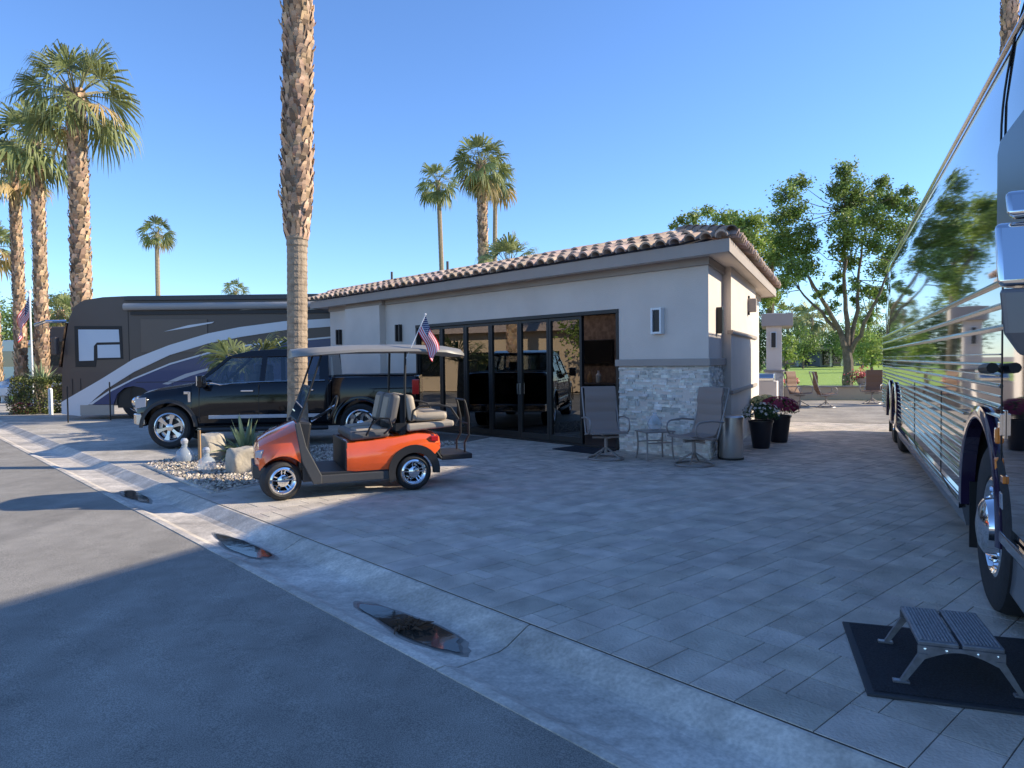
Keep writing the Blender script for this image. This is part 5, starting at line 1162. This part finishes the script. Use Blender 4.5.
# small flag on the rear post
def flag(label, origin, rz, L, H_, seed, pole, droop=.5, rpole=.006, group=None):
    e = thing('flag', label, 'flag', origin, rz, group)
    m = MB(); m.tube(pole, rpole, 8); m.lathe([(rpole*2, 0), (rpole*2.6, rpole*2), (0, rpole*4)], tuple(pole[-1]), 10); m.build('flagpole', 'white_paint', e)
    top = Vector(pole[-1]); dn = (Vector(pole[0])-top).normalized(); out = Vector((1, 0, -droop*2.6)).normalized(); m = MB(); NX, NY = 26, 13; base = len(m.v)
    for j in range(NY+1):
        for i in range(NX+1):
            u_, v_ = i/NX, j/NY; w_ = sin(u_*9+v_*2+seed)*.05*L*u_+sin(v_*7+u_*3)*.03*L*u_
            p = top+dn*(H_*v_*(1-.25*u_))+out*(L*u_)+Vector((0, w_*1.6, 0))+Vector((-.05*L*sin(u_*6+v_*3)*u_, 0, 0)); m.v.append(tuple(p))
    for j in range(NY):
        for i in range(NX):
            can = j < 7 and i < 10; m.k = 2 if can else (0 if j % 2 == 0 else 1); a = base+j*(NX+1)+i; m.face([a, a+1, a+NX+2, a+NX+1])
    c = m.build('cloth', ['flag_red', 'flag_white', 'flag_blue'], e, rec=False, smooth=True, sharp=180)
    st = MB()
    for j in range(9):
        for i in range(5 if j % 2 else 6):
            fx_ = (.6+i*1.6+(.8 if j % 2 else 0)); fy_ = .4+j*.76; i0, j0 = min(NX-1, int(fx_)), min(NY-1, int(fy_)); q = [Vector(m.v[base+(j0+a)*(NX+1)+i0+b]) for a, b in ((0, 0), (0, 1), (1, 0))]
            p = q[0]+(q[1]-q[0])*(fx_-i0)+(q[2]-q[0])*(fy_-j0); n_ = (q[1]-q[0]).cross(q[2]-q[0]).normalized(); a_ = (q[1]-q[0]).normalized(); b_ = n_.cross(a_); s2 = L/70
            for sg in (1, -1): st.poly([p+n_*.0015*sg+(a_*cos(t)+b_*sin(t))*(s2 if k % 2 else s2*.42) for k, t in enumerate([2*pi*k/10 for k in range(10)])])
    st.build('stars', 'flag_white', c, rec=False)
    return e
rp = cF+Vector((cos(ca), sin(ca), 0))*1.50+Vector((-sin(ca), cos(ca), 0))*.05
flag('small striped flag on a slanted stick clipped to the golf cart roof', (rp.x, rp.y, 0), 0, .46, .23, 1, [(0, 0, 1.66), (.25, 0, 2.20)], droop=1.0)
#@@RV
# ================================================================= MOTORHOME ON THE LEFT
RVY = 21.8; rvx = G(62, 384+0.01) if False else None
r0 = gp(61, RVY); rv = thing('motorhome', 'dark brown and blue motorhome with white swoosh stripes behind the pickup', 'motorhome', r0, rad(1.0))
kx = RVY/FPX
def rx(px): return (px-61)*kx*1.0
def rz_(px, py): return D(px, py, RVY).z
def RP(lst): return [(rx(a), rz_(a, b)) for a, b in lst]
out = RP([(61, 415), (62, 375), (66, 345), (71, 318), (77, 306), (86, 300), (105, 297), (130, 295.8)])+[(11.6, 3.78), (11.9, 3.6), (11.9, .5)]
bx0 = [(0.0, .45)]+out[1:]
def rvarch(y0, y1):
    m = MB(); pts = [(0.02, .42)]+arc(2.28, .52, .60, pi+.17, -.17, 16)+[(8.9-.6, .42)]+arc(8.9, .52, .60, pi+.17, -.17, 16)+[(11.9, .42)]+[(11.9, 3.6), (11.6, 3.78)]+out[7:0:-1]
    m.prism(pts, 'xz', y0, y1); return m
WR = 2.5
m = MB(); m.prism(out[:1]+out[1:], 'xz', .12, WR-.12); 
rvarch(0, .06).build('near_side_wall', 'rv_brown', rv, bevel=.01); rvarch(WR-.06, WR).build('far_side_wall', 'rv_brown', rv)
m = MB(); top = [(x, z) for x, z in out[1:]]
m2 = MB(); a = out[1:9]
m2.loft([[(x, .02, z), (x, WR-.02, z)] for x, z in [(0.0, .5)]+out[1:10]], cap=False, closed=False); m2.build('roof_and_front', 'rv_brown', rv, smooth=True, sharp=60)
m = MB(); m.box((6, WR/2, .85), (11.6, 1.2, .8)); m.box((5.6, WR/2, .85), (5.2, WR-.14, .8)); m.box((11.88, WR/2, 2.0), (.06, WR-.1, 3.1)); m.build('underbody', 'black', rv)
for cx in (2.28, 8.9):
    m = MB(); m.prism(arc(cx, .52, .62, -.3, pi+.3, 14), 'xz', .05, .7); m.build('wheel_well', 'black', rv); wheel(rv, cx, .08, .50, .28, -1, .29, 'big'); wheel(rv, cx, WR-.08, .50, .28, 1, .29, 'big')
def band(pts, mt, nm, y=-.004, th=.006):
    y -= .032
    m = MB(); m.prism(RP(pts), 'xz', y, .001); return m.build(nm, mt, rv)
# (paint graphics as thin skins on the wall)
band([(61.5, 414), (61.5, 402), (100, 380), (134, 359), (170, 345), (208, 333.5), (240, 327), (285, 321), (335, 318), (335, 326), (285, 330), (240, 337), (208, 343.5), (170, 355), (134, 372), (105, 390), (84, 408), (80, 416)], 'white_gloss', 'white_stripe')
band([(165, 331.5), (190, 325), (215, 321.5), (213, 323), (190, 327.5)], 'white_gloss', 'thin_stripe')
band([(240, 310), (262, 305), (285, 302.5), (335, 304), (335, 312), (285, 307), (262, 309)], 'rv_silver', 'upper_stripe')
band([(90, 403), (112, 390), (134, 379.5), (170, 365), (208, 354), (250, 346), (335, 338), (335, 397), (152, 402), (149, 393), (143, 388), (133, 386), (124, 388), (117, 394), (114, 402), (113, 404.5), (88, 404.5)], 'rv_blue', 'blue_panel', -.008)
band([(88, 404.5), (110, 390), (134, 378), (170, 363.2), (208, 352.2), (250, 344), (335, 336), (335, 337.6), (250, 345.6), (208, 353.8), (170, 364.8), (134, 379.6), (110, 392), (92, 404.5)], 'white_gloss', 'pin_stripe', -.012)
band([(162, 384), (185, 374), (208, 368), (208, 370.5), (190, 376), (168, 384.5)], 'rv_silver', 'lower_stripe', -.014)
band([(80, 405), (113, 405), (113, 414.5), (80, 415)], 'rv_skirt', 'skirt_panel', -.008)
m = MB(); m.prism(RP([(142, 319), (208, 319), (208, 352), (142, 352)]), 'xz', -.026, 0); m.build('slide_out', 'rv_tan', rv, bevel=.004)
m = MB(); m.prism(RP([(76, 326), (123, 326), (123.5, 359), (97, 360), (96, 367), (76, 367)]), 'xz', -.016, .0); wf = m.build('window_frame', 'black', rv, bevel=.02)
m = MB(); m.prism(RP([(80, 329.5), (120, 329.5), (120.5, 342), (98, 342.5), (95, 346), (94.5, 360.5), (80, 361)]), 'xz', -.02, -.015); m.build('pane', 'shade_white', wf); m = MB(); m.prism(RP([(98.5, 345), (120.5, 344.5), (121, 357.5), (98.5, 358)]), 'xz', -.02, -.015); m.build('pane', 'shade_white', wf)
m = MB(); a = RP([(129, 300), (330, 299)]); m.box((6.2, -.02, 3.68), (8.4, .1, .14)); m.build('roof_rail', 'carbon_grey', rv, bevel=.02)
m = MB(); m.tube([(2.05, -.12, 3.42), (9.5, -.12, 3.42)], .11, 12); m.build('awning_roll', 'awning', rv, smooth=True)
m = MB(); m.box((6, -.03, 3.23), (7.6, .08, .10)); m.build('awning_rail', 'black_trim', rv)
m = MB(); m.box((2.1, -.005, 2.0), (.012, .01, 3.0)); m.box((1.5, -.016, .85), (.012, .01, .8)); m.box((.35, -.016, .85), (.012, .01, .8)); m.box((.6, -.01, .86), (.012, .008, .8)); m.build('bay_seam', 'black', rv)
m = MB(); m.tube([(.15, .1, 3.02), (-.25, -.25, 3.0), (-.55, -.3, 2.88)], .05, 8); ar = m.build('mirror_arm', 'chrome', rv, smooth=True)
for x_ in (3.4, 4.6, 5.8, 7.0): mm = MB(); mm.box((x_, -.046, .80), (.012, .008, .62)); mm.build('bay_seam', 'black', rv)
mm = MB(); mm.box((5.6, -.046, 1.12), (6.6, .008, .014)); mm.build('bay_gap', 'black', rv)
for x_ in (4.0, 5.2, 6.4): mm = MB(); mm.box((x_, -.05, .98), (.10, .02, .04)); mm.build('bay_latch', 'chrome', rv, bevel=.005)
m = MB(); m.box((.0, -.22, 2.25), (.16, .2, .55)); m.build('mirror', 'rv_brown', ar, bevel=.04)
m = MB(); m.box((.0, WR/2, 2.3), (.05, WR-.3, 1.4), R=Matrix.Rotation(rad(10), 3, 'Y')); m.build('windshield', 'dark_glass', rv)
# ================================================================= LEFT BACKGROUND
def simple_rv(px, Yd, L, H_, rz, label, wallm, stripe, name='motorhome'):
    e = thing(name, label, 'motorhome', gp(px, Yd), rz, 'motorhomes on the lots further left')
    m = MB(); m.prism([(0, .5), (.05, 1.6), (.35, H_-.25), (.8, H_), (L-.2, H_), (L, H_-.2), (L, .5)], 'xz', 0, 2.5); m.build('body', wallm, e, bevel=.06)
    m = MB(); m.prism([(.3, 1.7), (.55, H_-.7), (1.5, H_-.7), (1.5, 1.7)], 'xz', -.012, 0.002); m.build('window', 'dark_glass', e); m = MB(); m.prism([(3, 2.0), (3, 2.9), (5, 2.9), (5, 2.0)], 'xz', -.012, 0.002); m.build('window', 'dark_glass', e)
    m = MB(); m.box((.05, 1.25, 2.3), (.3, 2.1, 1.2)); m.build('windshield', 'dark_glass', e)
    m = MB(); m.prism([(.1, .8), (3, 1.3), (L, 2.2), (L, 1.7), (3, 1.0), (.1, .6)], 'xz', -.014, 0.002); m.build('stripe', stripe, e); m = MB(); m.tube([(2, -.1, H_-.35), (L-1, -.1, H_-.35)], .09, 8); m.build('awning_roll', 'awning', e)
    for cx in (1.9, L-2.8): wheel(e, cx, -.01, .48, .3, -1, .28, 'big'); wheel(e, cx, 2.51, .48, .3, 1, .28, 'big')
    return e
simple_rv(34, 33, 11, 3.5, rad(2), 'brown motorhome parked next behind the dark one, seen between palms', 'rv_brown', 'rv_silver')
simple_rv(-8, 46, 10, 3.4, rad(2), 'white motorhome at the far left edge behind the palms', 'white_gloss', 'rv_silver')
# dark car beside next motorhome
def small_car(px, Yd, rz, label, paint, name='parked_car', s_=1.0):
    e = thing(name, label, 'car', gp(px, Yd), rz); o = [(0, .35), (.0, .7), (.25, .85), (1.1, .98), (1.75, 1.42), (3.0, 1.46), (3.9, 1.05), (4.35, 1.0), (4.4, .4)]
    m = MB(); m.prism(archpoly([(4.4, 1.0), (3.9, 1.03), (1.1, .96), (.25, .84), (0, .7)], 0, 4.4, .3, [(.85, .33, .38), (3.45, .33, .38)]), 'xz', 0, 1.8); m.build('body', paint, e, bevel=.05)
    m = MB(); m.loft([[(1.05, .1, .96), (1.8, .28, 1.40), (3.0, .28, 1.44), (3.9, .1, 1.02)], [(1.05, 1.7, .96), (1.8, 1.52, 1.40), (3.0, 1.52, 1.44), (3.9, 1.7, 1.02)]]); m.build('cabin', 'dark_glass', e, bevel=.03)
    m = MB(); m.box((2.4, .9, 1.455), (1.3, 1.2, .03)); m.build('roof', paint, e, bevel=.01)
    for y, sd_ in ((0.02, -1), (1.78, 1)):
        for x in (.85, 3.45): wheel(e, x, y, .33, .2, sd_, .2, 'six', 5)
        m = MB(); m.box((.06, y*.8+.18, .68), (.08, .3, .12)); m.build('headlight', 'white_lens', e, bevel=.01)
    return e
small_car(47, 29.5, rad(5), 'dark blue car tucked between hedge and dark motorhome', 'truck_paint')
# white low vehicle at the hedge
e = small_car(9, 33, rad(75), 'white car nosing out from behind the hedge on the far left', 'white_gloss')
# hedge, grasses
def bush(name, label, loc_, dims, leaf, n, size, seed, cat='bush'):
    e = thing(name, label, cat, loc_); rng = random.Random(seed); m = MB(); m.hast = True; a, b, c = dims
    for i in range(n):
        f_ = rng.random(); q = [rng.uniform(-1, 1) for _ in range(3)]; k = rng.randrange(3); q[k] = rng.choice([-1, 1])*rng.uniform(.75, 1.06)
        if q[2] < -1: q[2] = -1
        p = Vector((q[0]*a/2*(1-.08*abs(q[2])), q[1]*b/2, (q[2]+1)*c/2)); p += Vector(noise.noise_vector(p*1.7))*.14; m.tone = rng.uniform(.55, 1.3); m.leaf(p, size, rng)
    m.build('foliage', leaf, e, rec=False)
    m = MB()
    for i in range(7): x, y = rng.uniform(-a*.35, a*.35), rng.uniform(-b*.3, b*.3); m.tube([(x, y, 0), (x+rng.uniform(-.2, .2), y, c*.5), (x+rng.uniform(-.3, .3), y, c*.9)], [.03, .02, .01], 5)
    m.build('stem', 'bark', e, rec=False); return e
bush('hedge', 'dense olive green hedge in front of the dark motorhome nose', gp(41, 25.3), (1.5, 1.4, 1.25), 'hedge_leaf', 5200, .09, 1)
bush('red_shrub', 'small dull red groundcover shrub at the foot of the hedge', gp(22, 25.0), (.5, .5, .35), 'petal_burgundy', 500, .07, 2)
def spiky(name, label, loc_, n, L, w_, leaf, seed, elmin=15, curve=.25, group=None, thick=True):
    e = thing(name, label, 'plant', loc_, 0, group); rng = random.Random(seed); m = MB(); m.hast = True
    for i in range(n):
        az = i*2.399+rng.uniform(-.3, .3); el = rad(85-(85-elmin)*(i/n)**.9+rng.uniform(-8, 8)); l_ = L*rng.uniform(.75, 1.1); hd = Vector((cos(az), sin(az), 0)); s_ = Vector((-sin(az), cos(az), 0))
        prev = None; m.tone = rng.uniform(.7, 1.3)
        for k in range(7):
            t = k/6; p = hd*(cos(el)*l_*t+.03)+Vector((0, 0, sin(el)*l_*t-curve*l_*t*t*cos(el)+.04)); ww = w_*(.75+.6*t if t < .35 else (1.15*(1-t)/.65+.02))
            q = (p-s_*ww/2+Vector((0, 0, ww*.25)), p-Vector((0, 0, ww*.12)), p+s_*ww/2+Vector((0, 0, ww*.25)))
            if prev:
                m.poly([prev[0], prev[1], q[1], q[0]]); m.poly([prev[1], prev[2], q[2], q[1]])
            prev = q
    m.build('leaves', leaf, e, rec=False, smooth=False); return e
spiky('yucca_plant', 'grassy pale plant growing behind the olive hedge', gp(42, 26.6, .9), 90, 1.0, .05, 'agave_leaf', 8)
spiky('agave', 'spiky green agave between the two boulders beside the orange cart', G(246, 459), 64, .78, .085, 'agave_leaf', 3, 12, .40)
fe = thing('palm_sapling', 'young fan palm fronds fanning out above the hood of the pickup', 'palm', gp(250, 17.0)); rng = random.Random(5); m = MB(); m.hast = True
for i in range(15): frond(m, Vector((0, 0, 1.62)), i*2.399, rad(rng.uniform(2, 55)), 1.15, rng, i % 7 == 6, 22, .35)
m.build('fronds', ['palm_green', 'palm_dry', 'palm_petiole'], fe, rec=False); m = MB(); m.tube([(0, 0, 0), (.02, 0, .8), (0, 0, 1.66)], [.16, .14, .09], 10); m.build('trunk', 'palm_bark', fe)
# posts
m = MB(); m.lathe([(.07, 0), (.07, .85), (.05, .9), (0, .91)], n=12); tag(m.build('bollard', 'white_paint', None, loc=gp(50, 24.2), smooth=True), 'short white post standing in front of the hedge', 'post')
m = MB(); m.lathe([(.16, 0), (.17, .9), (.12, .98), (0, 1.0)], n=12); tag(m.build('bollard', 'white_paint', None, loc=gp(4.5, 33.5), smooth=True), 'white rounded bollard by the road at the far left edge', 'bollard')
m = MB(); m.tube([(0, 0, 0), (0, 0, 1.05)], .02, 8); tag(m.build('thin_post', 'black', None, loc=gp(67, 20.6)), 'thin dark rod upright before the front corner of the motorhome', 'post')
m = MB(); m.tube([(0, 0, 0), (0, 0, 1.15)], .02, 8); tag(m.build('thin_post', 'black', None, loc=gp(109.5, 21.3)), 'thin dark rod upright beside the front wheel of the motorhome', 'post')
fpz = hz(30, 293, 30); flag('large striped flag hanging on the tall white pole at the left', gp(33, 30), pi, 1.5, .95, 2, [(0, 0, 0), (0.02, 0, fpz)], droop=.9, rpole=.035)
# boulders
def boulder(label, loc_, dims, seed, mt='rock'):
    bm = bmesh.new(); bmesh.ops.create_icosphere(bm, subdivisions=4, radius=1); r_ = random.Random(seed); off = Vector((seed*3.1, seed, 0))
    for v in bm.verts:
        p = v.co.copy(); q = Vector([max(-.74, min(.74, c)) for c in p])
        k = 1+.16*noise.noise(p*1.3+off)+.06*noise.noise(p*4+off); v.co = Vector((q.x*dims[0]*.68, q.y*dims[1]*.68, q.z*dims[2]*.68))*k
    for f_ in bm.faces: f_.smooth = True
    me = bpy.data.meshes.new('boulder'); bm.to_mesh(me); bm.free(); me.materials.append(M[mt]); o = bpy.data.objects.new('boulder', me); COL.objects.link(o); o.location = loc_; o.location.z = dims[2]*.40; o.rotation_euler.z = seed
    tag(o, label, 'boulder', 'boulders in the gravel bed')
boulder('upright grey boulder beside the wooden stake near the truck wheel', G(213, 461), (.36, .34, .50), 1); boulder('pale rounded boulder right beside the nose of the orange cart', G(243, 473), (.36, .38, .42), 2.3)
m = MB(); m.box((0, 0, .29), (.035, .035, .58)); tag(m.build('wooden_stake', 'wood', None, loc=G(200, 467)), 'thin wooden stake standing in the gravel against the grey boulder', 'stake')
def bottle(label, loc_, rz, r):
    e = thing('glass_ornament', label, 'ornament', loc_, rz, 'clear glass ornaments in the gravel'); m = MB(); m.lathe([(.03*r, .0), (.11*r, .03*r), (.125*r, .10*r), (.10*r, .17*r), (.04*r, .22*r), (.035*r, .28*r)], n=18); m.build('glass_body', 'frosted', e, smooth=True)
    m = MB(); m.lathe([(.045*r, .27*r), (.05*r, .31*r), (.03*r, .34*r), (0, .345*r)], n=14); m.build('cap', 'white_lens', e, smooth=True)
bottle('clear glass ornament lying left of the wooden stake', G(185, 463), 0, 1.2); bottle('clear glass ornament right of the wooden stake below the boulder', G(207, 472), 0, 1.1)

# ================================================================= ACROSS THE STREET (seen only in reflections)
hs = thing('street_house', 'tan house across the street seen mirrored in the glass doors', 'house', (-27, 17, 0), rad(20))
m = MB(); m.box((0, 0, 1.6), (7, 12, 3.2)); m.build('wall', 'tan_wall', hs); m = MB(); m.loft([[(-4.2, -6.7, 3.2), (4.2, -6.7, 3.2), (4.2, 6.7, 3.2), (-4.2, 6.7, 3.2)], [(0, -3, 4.6), (.1, -3, 4.6), (.1, 3, 4.6), (0, 3, 4.6)]]); m.build('roof', 'tile', hs)
for y in (-3, 1, 4): m = MB(); m.box((3.52, y, 1.5), (.08, 1.6, 1.3)); m.build('window', 'dark_glass', hs)
for i, (x, y, r, lab) in enumerate([(-20, 12.5, 2.2, 'tree across the street mirrored at the left of the glass doors'), (-22, 25, 2.6, 'second tree across the street mirrored in the glass doors'), (-9, -14, 3, 'tree across the street behind the photographer')]):
    c = Vector((x, y, 3.4)); tree((x, y, 0), [([(x, y, 0), (x, y, 3)], .2, .1)], [(c, r*.8), (c+Vector((r*.5, .6, -.5)), r*.6), (c+Vector((-r*.5, -.5, .4)), r*.6), (c+Vector((0, 1, .8)), r*.5)], lab, 'leaf_light', 80+i, .22, 260, twigs=False, name='street_tree')
palm(Vector((-17, 16.5, 0)), 9, 2.0, .28, 26, 91, 'palm across the street mirrored in the glass doors')
